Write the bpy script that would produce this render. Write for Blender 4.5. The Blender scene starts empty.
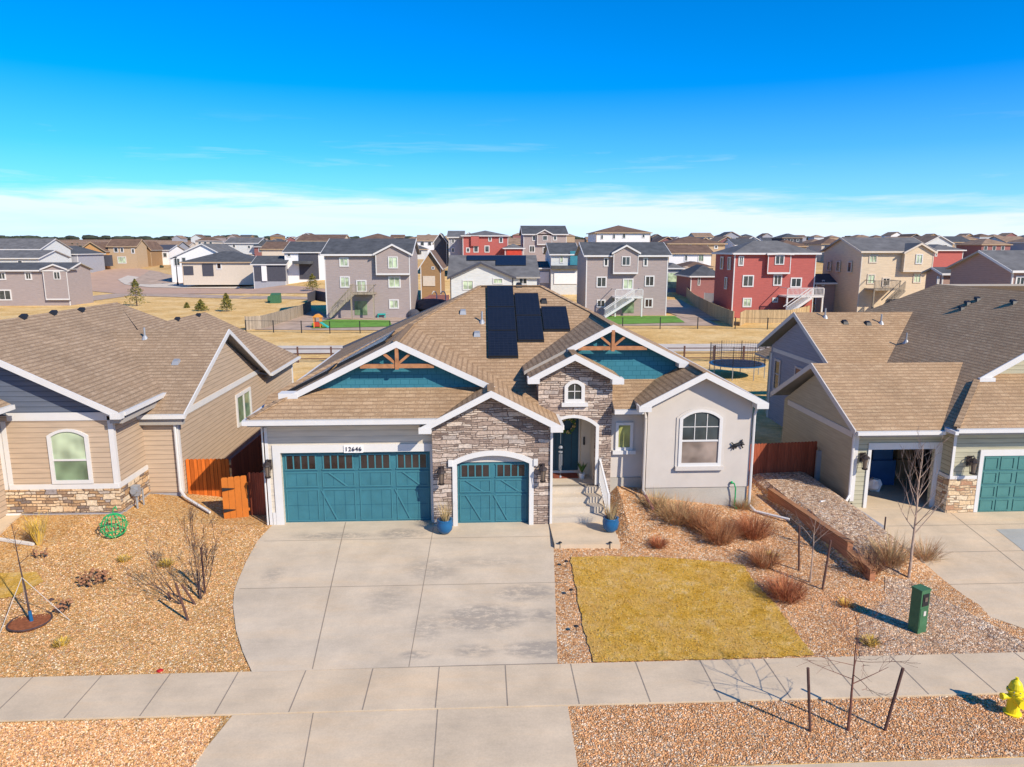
import bpy, bmesh, math, random
from mathutils import Vector
from mathutils.geometry import tessellate_polygon
random.seed(7)
R = math.radians
S = bpy.context.scene
C = S.collection
# ------------------------------------------------------------------ camera model
F, PITCH, YAW, CX, CY, H = 715.0, R(10.8), R(2.5), 512.0, 383.5, 9.1
def ray(x, y):
    u = (x-CX)/F; v = (y-CY)/F
    f = math.cos(PITCH)-v*math.sin(PITCH); z = -(math.sin(PITCH)+v*math.cos(PITCH))
    return (u*math.cos(YAW)+f*math.sin(YAW), -u*math.sin(YAW)+f*math.cos(YAW), z)
def atz(x, y, z=0.0):
    r = ray(x, y); t = (z-H)/r[2]; return Vector((r[0]*t, r[1]*t, z))
def atY(x, y, Y):
    r = ray(x, y); t = Y/r[1]; return Vector((r[0]*t, Y, H+r[2]*t))
def lerp(a, b, t): return a+(b-a)*t
def clamp(t, a=0.0, b=1.0): return max(a, min(b, t))
def sstep(a, b, x):
    t = clamp((x-a)/(b-a)); return t*t*(3-2*t)
def pw(tab, x):
    if x <= tab[0][0]: return tab[0][1]
    for (a, va), (b, vb) in zip(tab, tab[1:]):
        if x <= b: return lerp(va, vb, (x-a)/(b-a))
    return tab[-1][1]
# ------------------------------------------------------------------ terrain height
BASE = [(-30, .6), (-15.5, .42), (-12, .40), (-10.7, .26), (-9, .05), (-7.2, -.02), (2.3, -.02), (4.15, -.02), (4.7, .8), (5.6, .72), (8.9, .22), (10.6, -.02), (30, -.02)]
def wall_x(Y): return lerp(10.98, 10.45, (Y-18.4)/6.6)
def hgt(X, Y):
    if Y < 130:
        b = pw(BASE, X)
        ye = 22.4 if X < 4.1 else lerp(22.4, 23.9, clamp((X-4.1)/.5)) if X < 9.5 else lerp(23.9, 22.4, clamp((X-9.5)/1.5))
        if Y < 11.5: h = -.75
        elif Y < 15.03: h = -.45
        elif 4.1 < X < 9.9 and Y < ye:
            s1 = lerp(-.45, -.05, (Y-15.03)/7.4); b1 = lerp(-.45, -.05, clamp((20.4-15.03)/7.4)); k = min(clamp((X-4.1)/.4), clamp((9.9-X)/.6))
            alt = s1 if Y < 20.4 else lerp(b1, b, sstep(20.0, 24.2, Y)*1.0)
            h = lerp(lerp(-.45, b, (Y-15.03)/(ye-15.03)) if X > 9.3 else s1, alt, k)
        elif Y < ye: h = lerp(-.45, b, (Y-15.03)/(ye-15.03))
        else: h = lerp(b, 0.0, clamp((Y-ye-4)/8))
        dx = X-wall_x(Y)
        if Y > 15 and dx > 0:
            up = .42*sstep(18.0, 20.6, Y)*clamp(dx/.2)
            drop = sstep(12.6, 13.4, X)
            h = h+up*(1-drop)*(1-clamp((Y-26)/10)) + (-.22*drop*sstep(15.5, 23, Y))*(1-clamp((Y-30)/10))
        return h
    return 0.0
def far(X, Y):
    a = X/max(Y, 1)
    w = sstep(-.2, -.34, a)
    c = pw([(0, 0), (112, 0), (150, 1.6), (180, 3.2), (300, 7), (600, 12.5), (1100, 20.5), (2500, 29), (6000, 34)], Y)
    l = pw([(0, 0), (165, 0), (185, .6), (230, 3.1), (330, 6.2), (700, 13), (1100, 20), (2500, 30), (6000, 36)], Y)
    bump = sstep(95, 140, Y)*(.5*math.sin(X*.03+Y*.011)+.4*math.sin(X*.011-Y*.02+2))*min(1, Y/400)
    return lerp(c, l, w)+bump
def ground(X, Y): return hgt(X, Y)*(1-sstep(60, 110, Y))+far(X, Y)
def ong(x, y, dz=0.0):
    r = ray(x, y); t = 10.0; p = None
    while t < 4000:
        q = Vector((r[0]*t, r[1]*t, H+r[2]*t))
        if q.z < ground(q.x, q.y)+dz:
            lo, hi = t/1.02-.3, t
            for _ in range(24):
                m = (lo+hi)/2; q = Vector((r[0]*m, r[1]*m, H+r[2]*m))
                if q.z < ground(q.x, q.y)+dz: hi = m
                else: lo = m
            return q
        t = t*1.02+.1
    return q
# ------------------------------------------------------------------ objects
WL = {}
def tag(o, label=None, cat=None, group=None, kind=None):
    if label: o['label'] = label
    if cat: o['category'] = cat
    if group: o['group'] = group
    if kind: o['kind'] = kind
    return o
def thing(name, label, cat, loc, group=None):
    o = bpy.data.objects.new(name, None); C.objects.link(o); o.empty_display_size = .2
    o.location = loc; WL[o.name] = Vector(loc); tag(o, label, cat, group); return o
class MB:
    def __init__(s): s.v = []; s.f = []; s.m = []; s.mi = 0
    def add(s, vs, fs):
        n = len(s.v); s.v += [Vector(v) for v in vs]
        for f in fs: s.f.append([n+i for i in f]); s.m.append(s.mi)
        return s
    def poly(s, pts): return s.add(pts, [list(range(len(pts)))])
    def box(s, x0, x1, y0, y1, z0, z1):
        if x0 > x1: x0, x1 = x1, x0
        if y0 > y1: y0, y1 = y1, y0
        return s.add([(x0, y0, z0), (x1, y0, z0), (x1, y1, z0), (x0, y1, z0), (x0, y0, z1), (x1, y0, z1), (x1, y1, z1), (x0, y1, z1)],
                     [(3, 2, 1, 0), (4, 5, 6, 7), (0, 1, 5, 4), (1, 2, 6, 5), (2, 3, 7, 6), (3, 0, 4, 7)])
    def prism(s, bot, top):
        n = len(bot)
        return s.add(list(bot)+list(top), [list(range(n))[::-1], [n+i for i in range(n)]]+[[i, (i+1) % n, n+(i+1) % n, n+i] for i in range(n)])
    def slab(s, pts, t, mtop=0, mside=1):       # top face polygon, extruded straight down by t
        n = len(pts); a = [Vector(p) for p in pts]; b = [p-Vector((0, 0, t)) for p in a]
        nz = sum((a[i].x*a[(i+1) % n].y-a[(i+1) % n].x*a[i].y) for i in range(n))
        if nz < 0: a.reverse(); b.reverse()
        s.mi = mtop; s.poly(a); s.mi = mside
        s.poly(b[::-1])
        for i in range(n):
            j = (i+1) % n; s.poly([b[i], b[j], a[j], a[i]])
        s.mi = 0; return s
    def beam(s, p, q, w, h, up=(0, 0, 1)):
        p, q = Vector(p), Vector(q); d = (q-p).normalized(); up = Vector(up)
        if abs(d.dot(up)) > .99: up = Vector((1, 0, 0))
        a = d.cross(up).normalized()*w/2; b = a.cross(d).normalized()*h/2
        return s.prism([p-a-b, p+a-b, p+a+b, p-a+b], [q-a-b, q+a-b, q+a+b, q-a+b])
    def cone(s, p, q, r0, r1, n=8, cap=True):
        p, q = Vector(p), Vector(q); d = (q-p)
        if d.length < 1e-6: return s
        d.normalize(); a = d.orthogonal().normalized(); b = d.cross(a)
        vs = [p+(a*math.cos(2*math.pi*i/n)+b*math.sin(2*math.pi*i/n))*r0 for i in range(n)]
        vs += [q+(a*math.cos(2*math.pi*i/n)+b*math.sin(2*math.pi*i/n))*r1 for i in range(n)]
        fs = [[i, (i+1) % n, n+(i+1) % n, n+i] for i in range(n)]
        if cap: fs += [list(range(n))[::-1], [n+i for i in range(n)]]
        return s.add(vs, fs)
    def tube(s, pts, r, n=6):
        pts = [Vector(p) for p in pts]
        rs = r if isinstance(r, (list, tuple)) else [r]*len(pts)
        for i in range(len(pts)-1): s.cone(pts[i], pts[i+1], rs[i], rs[i+1], n)
        return s
    def lathe(s, c, prof, n=20):
        c = Vector(c); k = len(prof)
        vs = [c+Vector((r*math.cos(2*math.pi*i/n), r*math.sin(2*math.pi*i/n), z)) for r, z in prof for i in range(n)]
        fs = [[j*n+i, j*n+(i+1) % n, (j+1)*n+(i+1) % n, (j+1)*n+i] for j in range(k-1) for i in range(n)]
        fs += [list(range(n))[::-1], [(k-1)*n+i for i in range(n)]]
        return s.add(vs, fs)
    def blob(s, c, r, seed=0, n=8, m=5, sq=(1, 1, 1), jit=.2):
        rn = random.Random(seed); c = Vector(c); vs = [c+Vector((0, 0, -r*sq[2]))]
        for j in range(1, m):
            th = math.pi*j/m
            for i in range(n):
                k = r*(1+jit*(rn.random()-.5)*2)
                ph = 2*math.pi*i/n
                vs.append(c+Vector((k*sq[0]*math.sin(th)*math.cos(ph), k*sq[1]*math.sin(th)*math.sin(ph), -k*sq[2]*math.cos(th))))
        vs.append(c+Vector((0, 0, r*sq[2])))
        fs = [[0, 1+(i+1) % n, 1+i] for i in range(n)]
        for j in range(m-2):
            for i in range(n): fs.append([1+j*n+i, 1+j*n+(i+1) % n, 1+(j+1)*n+(i+1) % n, 1+(j+1)*n+i])
        L = len(vs)-1
        fs += [[1+(m-2)*n+i, 1+(m-2)*n+(i+1) % n, L] for i in range(n)]
        return s.add(vs, fs)
    def wall(s, outline, holes, mp, t):          # outline/holes in (u,v); mp(u,v,w): w=0 outer face, w=t inner
        loops = [outline]+holes
        flat = [p for l in loops for p in l]
        tris = tessellate_polygon([[Vector((u, v, 0)) for u, v in l] for l in loops])
        n = len(flat)
        s.add([mp(u, v, 0) for u, v in flat]+[mp(u, v, t) for u, v in flat], [list(a) for a in tris]+[[i+n for i in a][::-1] for a in tris])
        k = 0
        for l in loops:
            m = len(l)
            for i in range(m):
                a, b = l[i], l[(i+1) % m]
                s.poly([mp(*a, 0), mp(*b, 0), mp(*b, t), mp(*a, t)])
        return s
    def build(s, name, mats, parent=None, label=None, cat=None, group=None, kind=None, smooth=False, fix=True):
        if not isinstance(mats, (list, tuple)): mats = [mats]
        if parent is None:
            lo = Vector((sum(v.x for v in s.v)/len(s.v), sum(v.y for v in s.v)/len(s.v), min(v.z for v in s.v)))
            if kind in ('structure',): lo = Vector((0, 0, 0))
            org = lo
        else: org = WL[parent.name]
        me = bpy.data.meshes.new(name)
        me.from_pydata([tuple(v-org) for v in s.v], [], s.f)
        for m in mats: me.materials.append(m)
        me.polygons.foreach_set('material_index', s.m)
        if smooth: me.polygons.foreach_set('use_smooth', [True]*len(s.f))
        if fix:
            b = bmesh.new(); b.from_mesh(me); bmesh.ops.recalc_face_normals(b, faces=b.faces); b.to_mesh(me); b.free()
        me.update()
        o = bpy.data.objects.new(name, me); C.objects.link(o)
        if parent is None: o.location = org
        else: o.parent = parent
        WL[o.name] = org
        return tag(o, label, cat, group, kind)
def each(mb, name, mats, parent):
    # one object per separate piece
    par = list(range(len(mb.v)))
    def fd(a):
        while par[a] != a: par[a] = par[par[a]]; a = par[a]
        return a
    for f in mb.f:
        for i in f[1:]: par[fd(i)] = fd(f[0])
    gr = {}
    for k, f in enumerate(mb.f): gr.setdefault(fd(f[0]), []).append(k)
    for fs in gr.values():
        m = MB(); ix = {}
        for k in fs:
            q = []
            for i in mb.f[k]:
                if i not in ix: ix[i] = len(m.v); m.v.append(mb.v[i])
                q.append(ix[i])
            m.f.append(q); m.m.append(mb.m[k])
        m.build(name, mats, parent)
def copy_thing(root, loc, label=None):
    r = root.copy(); C.objects.link(r); r.location = loc; WL[r.name] = Vector(loc)
    if label: r['label'] = label
    for ch in list(root.children):
        c = ch.copy(); C.objects.link(c); c.parent = r
        for g in list(ch.children):
            d = g.copy(); C.objects.link(d); d.parent = c
    return r
# ------------------------------------------------------------------ materials
M = {}
def nt(name, rough=.8, spec=.3, metal=0.0):
    m = bpy.data.materials.new(name); m.use_nodes = True; M[name] = m
    t = m.node_tree; b = t.nodes['Principled BSDF']
    b.inputs['Roughness'].default_value = rough; b.inputs['Specular IOR Level'].default_value = spec
    b.inputs['Metallic'].default_value = metal
    return m, t, b
def N(t, k, **kw):
    n = t.nodes.new(k)
    for a, v in kw.items():
        if a in n.inputs: n.inputs[a].default_value = v
        else: setattr(n, a, v)
    return n
def math_(t, op, a, b=None, c=None, cl=False):
    n = t.nodes.new('ShaderNodeMath'); n.operation = op; n.use_clamp = cl
    for i, v in enumerate((a, b, c)):
        if v is None: continue
        if hasattr(v, 'default_value') or hasattr(v, 'is_linked'): t.links.new(v, n.inputs[i])
        else: n.inputs[i].default_value = v
    return n.outputs[0]
def mix(t, fac, a, b, mode='MIX'):
    n = t.nodes.new('ShaderNodeMix'); n.data_type = 'RGBA'; n.blend_type = mode
    for k, v in ((0, fac), (6, a), (7, b)):
        if hasattr(v, 'is_linked'): t.links.new(v, n.inputs[k])
        else: n.inputs[k].default_value = v if k == 0 else (*v[:3], 1)
    return n.outputs[2]
def pos(t): return t.nodes.new('ShaderNodeNewGeometry').outputs['Position']
def planar(t):       # (horizontal along the face, height, 0)
    g = t.nodes.new('ShaderNodeNewGeometry'); p = N(t, 'ShaderNodeSeparateXYZ'); n = N(t, 'ShaderNodeSeparateXYZ')
    t.links.new(g.outputs['Position'], p.inputs[0]); t.links.new(g.outputs['True Normal'], n.inputs[0])
    k = math_(t, 'GREATER_THAN', math_(t, 'ABSOLUTE', n.outputs[0]), math_(t, 'ABSOLUTE', n.outputs[1]))
    u = math_(t, 'ADD', math_(t, 'MULTIPLY', p.outputs[1], k), math_(t, 'MULTIPLY', p.outputs[0], math_(t, 'SUBTRACT', 1.0, k)))
    c = N(t, 'ShaderNodeCombineXYZ'); t.links.new(u, c.inputs[0]); t.links.new(p.outputs[2], c.inputs[1])
    return c.outputs[0], u, p.outputs[2], p
def noise(t, vec, scale, detail=3, rough=.5, dist=0.0):
    n = N(t, 'ShaderNodeTexNoise'); n.inputs['Scale'].default_value = scale; n.inputs['Detail'].default_value = detail
    n.inputs['Roughness'].default_value = rough; n.inputs['Distortion'].default_value = dist
    if vec is not None: t.links.new(vec, n.inputs['Vector'])
    return n.outputs['Fac']
def ramp(t, fac, stops, interp='LINEAR'):
    n = t.nodes.new('ShaderNodeValToRGB'); n.color_ramp.interpolation = interp; e = n.color_ramp.elements
    while len(e) > 1: e.remove(e[-1])
    e[0].position = stops[0][0]; e[0].color = (*stops[0][1], 1)
    for p, c in stops[1:]:
        k = e.new(p); k.color = (*c, 1)
    t.links.new(fac, n.inputs[0]); return n.outputs[0]
def bump(t, b, h, strength=.5, dist=.02):
    n = N(t, 'ShaderNodeBump'); n.inputs['Strength'].default_value = strength; n.inputs['Distance'].default_value = dist
    t.links.new(h, n.inputs['Height']); t.links.new(n.outputs[0], b.inputs['Normal'])
def mapping(t, vec, sc):
    n = N(t, 'ShaderNodeMapping'); n.inputs['Scale'].default_value = sc; t.links.new(vec, n.inputs[0]); return n.outputs[0]
def paint(name, col, rough=.7, var=.12, sc=3.0, spec=.3, metal=0.0, bmp=0.0):
    m, t, b = nt(name, rough, spec, metal)
    p = pos(t); n = noise(t, p, sc, 5, .6)
    d = tuple(c*(1-var*1.6) for c in col); l = tuple(min(1, c*(1+var)) for c in col)
    t.links.new(ramp(t, n, [(.25, d), (.75, l)]), b.inputs['Base Color'])
    if bmp: bump(t, b, noise(t, p, 60, 3), bmp, .01)
    return m
def siding(name, col, pitch=.17, dark=.55):
    m, t, b = nt(name, .75, .25)
    vec, u, z, p = planar(t)
    fr = math_(t, 'FRACT', math_(t, 'DIVIDE', math_(t, 'ADD', z, 50.0), pitch))
    line = ramp(t, fr, [(0, (dark,)*3), (.10, (dark,)*3), (.16, (1,)*3), (1, (.93,)*3)])
    nn = noise(t, mapping(t, vec, (.6, 6, 1)), 2.0, 4)
    col2 = ramp(t, nn, [(.3, tuple(c*.88 for c in col)), (.7, tuple(min(1, c*1.07) for c in col))])
    t.links.new(mix(t, 1.0, col2, line, 'MULTIPLY'), b.inputs['Base Color'])
    bump(t, b, fr, .6, .015); return m
def shingle(name, cols, row=.085, wid=.34, contrast=.6):
    m, t, b = nt(name, .92, .15)
    vec, u, z, p = planar(t)
    wob = noise(t, mapping(t, vec, (2, 10, 1)), 2.5, 2)
    br = N(t, 'ShaderNodeTexBrick'); t.links.new(vec, br.inputs['Vector'])
    br.inputs['Scale'].default_value = 1; br.inputs['Brick Width'].default_value = wid; br.inputs['Row Height'].default_value = row
    br.inputs['Mortar Size'].default_value = row*.11; br.inputs['Mortar Smooth'].default_value = .4
    br.inputs['Color1'].default_value = (*cols[0], 1); br.inputs['Color2'].default_value = (*cols[1], 1)
    br.inputs['Mortar'].default_value = (*[c*contrast for c in cols[0]], 1); br.offset = .37; br.squash = 1.0
    n2 = noise(t, mapping(t, vec, (3.2, 12.5, 1)), 1.0, 3, .7)
    c = mix(t, ramp(t, n2, [(.42, (0,)*3), (.62, (1,)*3)]), br.outputs['Color'], cols[2])
    n3 = noise(t, pos(t), .55, 4, .6)
    c = mix(t, 1.0, c, ramp(t, n3, [(.3, (.86,)*3), (.7, (1.1,)*3)]), 'MULTIPLY')
    n4 = noise(t, pos(t), 45, 2, .8)
    c = mix(t, 1.0, c, ramp(t, n4, [(.3, (.75,)*3), (.7, (1.22,)*3)]), 'MULTIPLY')
    fr = math_(t, 'FRACT', math_(t, 'DIVIDE', math_(t, 'ADD', z, 50.0), row))
    c = mix(t, 1.0, c, ramp(t, fr, [(0, (.7,)*3), (.22, (1,)*3), (1, (1.05,)*3)]), 'MULTIPLY')
    t.links.new(c, b.inputs['Base Color']); bump(t, b, math_(t, 'ADD', math_(t, 'SUBTRACT', 1.0, fr), n4), .7, .015)
    return m
def ledgestone(name, stops, wid=.42, row=.11, mort=(.05, .04, .035)):
    m, t, b = nt(name, .9, .2)
    vec, u, z, p = planar(t)
    nz = N(t, 'ShaderNodeTexNoise'); nz.inputs['Scale'].default_value = 3.0; t.links.new(vec, nz.inputs['Vector'])
    v2 = N(t, 'ShaderNodeVectorMath'); v2.operation = 'MULTIPLY_ADD'; t.links.new(nz.outputs['Color'], v2.inputs[0])
    v2.inputs[1].default_value = (.3, .11, 0); t.links.new(vec, v2.inputs[2])
    def brick(w, r, off):
        br = N(t, 'ShaderNodeTexBrick'); t.links.new(v2.outputs[0], br.inputs['Vector']); br.offset = off
        br.inputs['Scale'].default_value = 1; br.inputs['Brick Width'].default_value = w; br.inputs['Row Height'].default_value = r
        br.inputs['Mortar Size'].default_value = .012; br.inputs['Mortar Smooth'].default_value = .3; br.inputs['Bias'].default_value = 0
        br.inputs['Color1'].default_value = (0, 0, 0, 1); br.inputs['Color2'].default_value = (1, 1, 1, 1); br.inputs['Mortar'].default_value = (.5, .5, .5, 1)
        return br
    a = brick(wid, row, .5); c2 = brick(wid*1.25, row*2, .33)
    vv = N(t, 'ShaderNodeTexVoronoi'); vv.inputs['Scale'].default_value = 1.0; t.links.new(mapping(t, v2.outputs[0], (1.6, 1.0/(row*4), 1)), vv.inputs['Vector'])
    sv = N(t, 'ShaderNodeSeparateColor'); t.links.new(c2.outputs['Color'], sv.inputs[0])
    sel = math_(t, 'GREATER_THAN', sv.outputs[0], .55)
    ca = N(t, 'ShaderNodeSeparateColor'); t.links.new(a.outputs['Color'], ca.inputs[0])
    k = math_(t, 'ADD', math_(t, 'MULTIPLY', ca.outputs[0], math_(t, 'SUBTRACT', 1.0, sel)), math_(t, 'MULTIPLY', math_(t, 'MULTIPLY', math_(t, 'SUBTRACT', sv.outputs[0], .5), 2.0), sel))
    mk0 = math_(t, 'MAXIMUM', c2.outputs['Fac'], math_(t, 'MULTIPLY', a.outputs['Fac'], math_(t, 'SUBTRACT', 1.0, sel)))
    col = ramp(t, k, stops)
    n1 = noise(t, pos(t), 14, 4, .7)
    col = mix(t, 1.0, col, ramp(t, n1, [(.25, (.62,)*3), (.75, (1.3,)*3)]), 'MULTIPLY')
    mk = mk0
    t.links.new(mix(t, mk, col, mort), b.inputs['Base Color'])
    hh = math_(t, 'ADD', math_(t, 'MULTIPLY', math_(t, 'SUBTRACT', 1.0, mk), .6), math_(t, 'ADD', math_(t, 'MULTIPLY', k, .5), math_(t, 'MULTIPLY', n1, .35)))
    bump(t, b, hh, 1.0, .06); return m
def gravel(name, stops, sc=16.0, gap=.35, big=None):
    m, t, b = nt(name, .95, .1)
    p = pos(t)
    v = N(t, 'ShaderNodeTexVoronoi'); v.inputs['Scale'].default_value = sc; t.links.new(p, v.inputs['Vector'])
    v.inputs['Randomness'].default_value = 1.0
    s = N(t, 'ShaderNodeSeparateColor'); t.links.new(v.outputs['Color'], s.inputs[0])
    col = ramp(t, s.outputs[0], stops)
    col = mix(t, 1.0, col, ramp(t, s.outputs[1], [(0, (.8,)*3), (1, (1.15,)*3)]), 'MULTIPLY')
    v2 = N(t, 'ShaderNodeTexVoronoi'); v2.feature = 'DISTANCE_TO_EDGE'; v2.inputs['Scale'].default_value = sc; t.links.new(p, v2.inputs['Vector'])
    edge = ramp(t, v2.outputs['Distance'], [(0, (gap,)*3), (.16, (1,)*3)])
    col = mix(t, 1.0, col, edge, 'MULTIPLY')
    n1 = noise(t, p, .7, 3, .6)
    col = mix(t, 1.0, col, ramp(t, n1, [(.3, (.85, .83, .8)), (.7, (1.1, 1.1, 1.08))]), 'MULTIPLY')
    t.links.new(col, b.inputs['Base Color'])
    hh = math_(t, 'ADD', math_(t, 'MINIMUM', v2.outputs['Distance'], .3), math_(t, 'MULTIPLY', s.outputs[2], .35))
    bump(t, b, hh, 1.0, .05); return m
def boards(name, col, w=.14, var=.25, axis=0, dark=.45):
    m, t, b = nt(name, .85, .2)
    vec, u, z, p = planar(t)
    q = u if axis == 0 else z
    k = math_(t, 'DIVIDE', math_(t, 'ADD', q, 200.0), w)
    fr = math_(t, 'FRACT', k); idx = math_(t, 'FLOOR', k)
    wn = N(t, 'ShaderNodeTexWhiteNoise'); wn.noise_dimensions = '1D'; t.links.new(idx, wn.inputs['W'])
    c = ramp(t, wn.outputs['Value'], [(0, tuple(x*(1-var) for x in col)), (1, tuple(min(1, x*(1+var)) for x in col))])
    n = noise(t, mapping(t, vec, (14, 1.2, 1) if axis == 0 else (1.2, 14, 1)), 2, 4)
    c = mix(t, 1.0, c, ramp(t, n, [(.3, (.8,)*3), (.7, (1.15,)*3)]), 'MULTIPLY')
    c = mix(t, 1.0, c, ramp(t, fr, [(0, (dark,)*3), (.06, (dark,)*3), (.1, (1,)*3), (1, (1,)*3)]), 'MULTIPLY')
    t.links.new(c, b.inputs['Base Color']); return m
def glass(name, col, rough=.06):
    m, t, b = nt(name, rough, .6)
    n = noise(t, pos(t), 1.3, 2)
    t.links.new(ramp(t, n, [(.35, tuple(c*.6 for c in col)), (.65, tuple(min(1, c*1.35) for c in col))]), b.inputs['Base Color']); return m
def concrete(name, col, stains=0.0):
    m, t, b = nt(name, .88, .25)
    p = pos(t)
    c = ramp(t, noise(t, p, .9, 6, .65), [(.3, tuple(x*.84 for x in col)), (.7, tuple(x*1.08 for x in col))])
    c = mix(t, 1.0, c, ramp(t, noise(t, p, 25, 3, .7), [(.3, (.93,)*3), (.7, (1.05,)*3)]), 'MULTIPLY')
    st = noise(t, mapping(t, p, (.35, 1.5, 1)), 1.1, 5, .7)
    c = mix(t, 1.0, c, ramp(t, st, [(.34, (1.04, 1.0, .95)), (.5, (1,)*3), (.72, (.9, .91, .93))]), 'MULTIPLY')
    if stains:
        sp = N(t, 'ShaderNodeSeparateXYZ'); t.links.new(p, sp.inputs[0]); X, Y = sp.outputs[0], sp.outputs[1]
        tot = None
        for x0, y0, sx, sy, k in [(1.2, 18.2, 1.0, .55, .75), (.0, 17.0, 1.3, .75, .95), (1.6, 17.05, .9, .4, .6), (1.5, 15.6, 1.2, .42, 1.0), (-.2, 15.6, .7, .3, .6), (-1.4, 16.6, .5, .7, .5), (-1.6, 15.5, .45, .2, .7),
                                  (-2.6, 22.0, .9, .45, .8), (-4.8, 21.9, 1.5, .3, .7), (-6.0, 19.4, .4, .6, .45), (-1.5, 19.6, .9, .8, .45), (-2.6, 18.0, .8, .9, .35), (.2, 20.0, 1.5, .4, .35)]:
            dx = math_(t, 'DIVIDE', math_(t, 'SUBTRACT', X, x0), sx); dy = math_(t, 'DIVIDE', math_(t, 'SUBTRACT', Y, y0), sy)
            g = math_(t, 'SUBTRACT', 1.0, math_(t, 'ADD', math_(t, 'MULTIPLY', dx, dx), math_(t, 'MULTIPLY', dy, dy)), cl=True)
            g = math_(t, 'MULTIPLY', g, k*1.9); tot = g if tot is None else math_(t, 'MAXIMUM', tot, g)
        brk = noise(t, mapping(t, p, (1.0, 2.2, 1)), 3.0, 8, .8)
        f = math_(t, 'MULTIPLY', tot, ramp(t, brk, [(.40, (0,)*3), (.56, (1,)*3)]), cl=True)
        c = mix(t, math_(t, 'MULTIPLY', f, .62*stains), c, (.25, .22, .185))
    t.links.new(c, b.inputs['Base Color']); bump(t, b, noise(t, p, 40, 4, .7), .25, .01); return m

concrete('drive_concrete', (.60, .49, .355), 1.0); concrete('walk_concrete', (.64, .505, .345)); concrete('step_concrete', (.56, .485, .385))
concrete('foundation_concrete', (.44, .41, .35)); concrete('joint_dark', (.30, .245, .19)); concrete('grey_drive', (.42, .42, .38))
gravel('gravel_left', [(0, (.42, .20, .07)), (.15, (.64, .33, .12)), (.45, (.78, .43, .15)), (.75, (.86, .54, .23)), (.94, (.88, .68, .42)), (1, (.60, .40, .25))], 26, .75)
gravel('gravel_right', [(0, (.40, .19, .09)), (.14, (.62, .31, .14)), (.4, (.74, .385, .165)), (.68, (.82, .49, .26)), (.92, (.86, .68, .48)), (1, (.56, .37, .25))], 20, .7)
gravel('river_rock', [(0, (.30, .18, .12)), (.25, (.56, .36, .23)), (.6, (.72, .49, .31)), (.85, (.82, .66, .50)), (1, (.42, .33, .28))], 15, .5)
m, t, b = nt('dry_lawn', .95, .1)
p = pos(t); c = ramp(t, noise(t, p, 2.2, 8, .78), [(.26, (.44, .25, .03)), (.42, (.70, .385, .05)), (.54, (.80, .48, .10)), (.66, (.86, .60, .26)), (.80, (.42, .27, .04))])
c = mix(t, 1.0, c, ramp(t, noise(t, p, 22, 4, .8), [(.3, (.5,)*3), (.7, (1.35,)*3)]), 'MULTIPLY')
c = mix(t, ramp(t, noise(t, p, .9, 5, .7), [(.45, (0,)*3), (.62, (.6,)*3)]), c, (.72, .44, .15)); c = mix(t, ramp(t, noise(t, mapping(t, p, (1.3, 1, 1)), 3.5, 5, .8), [(.58, (0,)*3), (.68, (.7,)*3)]), c, (.36, .25, .04))
t.links.new(c, b.inputs['Base Color']); bump(t, b, noise(t, p, 40, 3, .8), 1, .05)
m, t, b = nt('field', .95, .1)
p = pos(t); c = ramp(t, noise(t, p, .2, 9, .75), [(.25, (.44, .27, .09)), (.45, (.70, .44, .16)), (.6, (.82, .57, .26)), (.78, (.44, .31, .12))])
c = mix(t, 1.0, c, ramp(t, noise(t, mapping(t, p, (1, 2.5, 1)), 1.6, 6, .75), [(.3, (.72,)*3), (.7, (1.22,)*3)]), 'MULTIPLY')
sp = N(t, 'ShaderNodeSeparateXYZ'); t.links.new(p, sp.inputs[0])
c = mix(t, ramp(t, math_(t, 'DIVIDE', sp.outputs[1], 1000.0), [(.16, (0,)*3), (.34, (1,)*3)]), c, ramp(t, noise(t, p, .02, 6, .7), [(.3, (.17, .13, .08)), (.6, (.36, .22, .13)), (.8, (.2, .19, .1))]))
t.links.new(c, b.inputs['Base Color']); bump(t, b, noise(t, p, 3, 5, .7), .8, .15)
paint('turf', (.14, .30, .04), .9, .2, 1.0); paint('street', (.50, .33, .23), .9, .1, .5); paint('asphalt', (.06, .058, .055), .9, .1, 3)
paint('trail_concrete', (.6, .52, .42), .9, .1, 1); paint('dirt_pale', (.46, .34, .25), .95, .2, .6)
shingle('shingle_main', [(.40, .262, .15), (.475, .325, .195), (.335, .215, .122)])
shingle('shingle_left', [(.36, .25, .158), (.425, .306, .20), (.30, .205, .128)])
shingle('shingle_right', [(.425, .277, .155), (.495, .34, .20), (.36, .23, .13)])
paint('roof_dark', (.085, .088, .092), .9, .25, 1.0); paint('roof_brown', (.17, .105, .07), .9, .25, .8); paint('roof_grey', (.15, .145, .14), .9, .25, .8)
ledgestone('stone_main', [(0, (.20, .145, .12)), (.3, (.37, .275, .215)), (.6, (.50, .39, .31)), (.85, (.60, .50, .41)), (1, (.31, .26, .23))], .40, .075, (.16, .12, .10))
ledgestone('stone_left', [(0, (.20, .16, .14)), (.3, (.46, .28, .14)), (.6, (.66, .46, .27)), (.85, (.72, .58, .40)), (1, (.32, .28, .27))], .34, .10, (.16, .11, .075))
ledgestone('stone_right', [(0, (.40, .20, .12)), (.3, (.55, .36, .2)), (.6, (.68, .5, .30)), (1, (.75, .65, .48))], .34, .09, (.3, .22, .15))
paint('stucco', (.55, .495, .43), .9, .05, 1.2, bmp=.3); paint('garage_wall', (.64, .565, .45), .85, .05, 1.0)
siding('garage_siding', (.64, .565, .45), .2, .82)
siding('siding_left', (.53, .40, .28)); siding('siding_right', (.47, .44, .31)); siding('siding_right_side', (.42, .36, .25), .1, .9)
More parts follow.
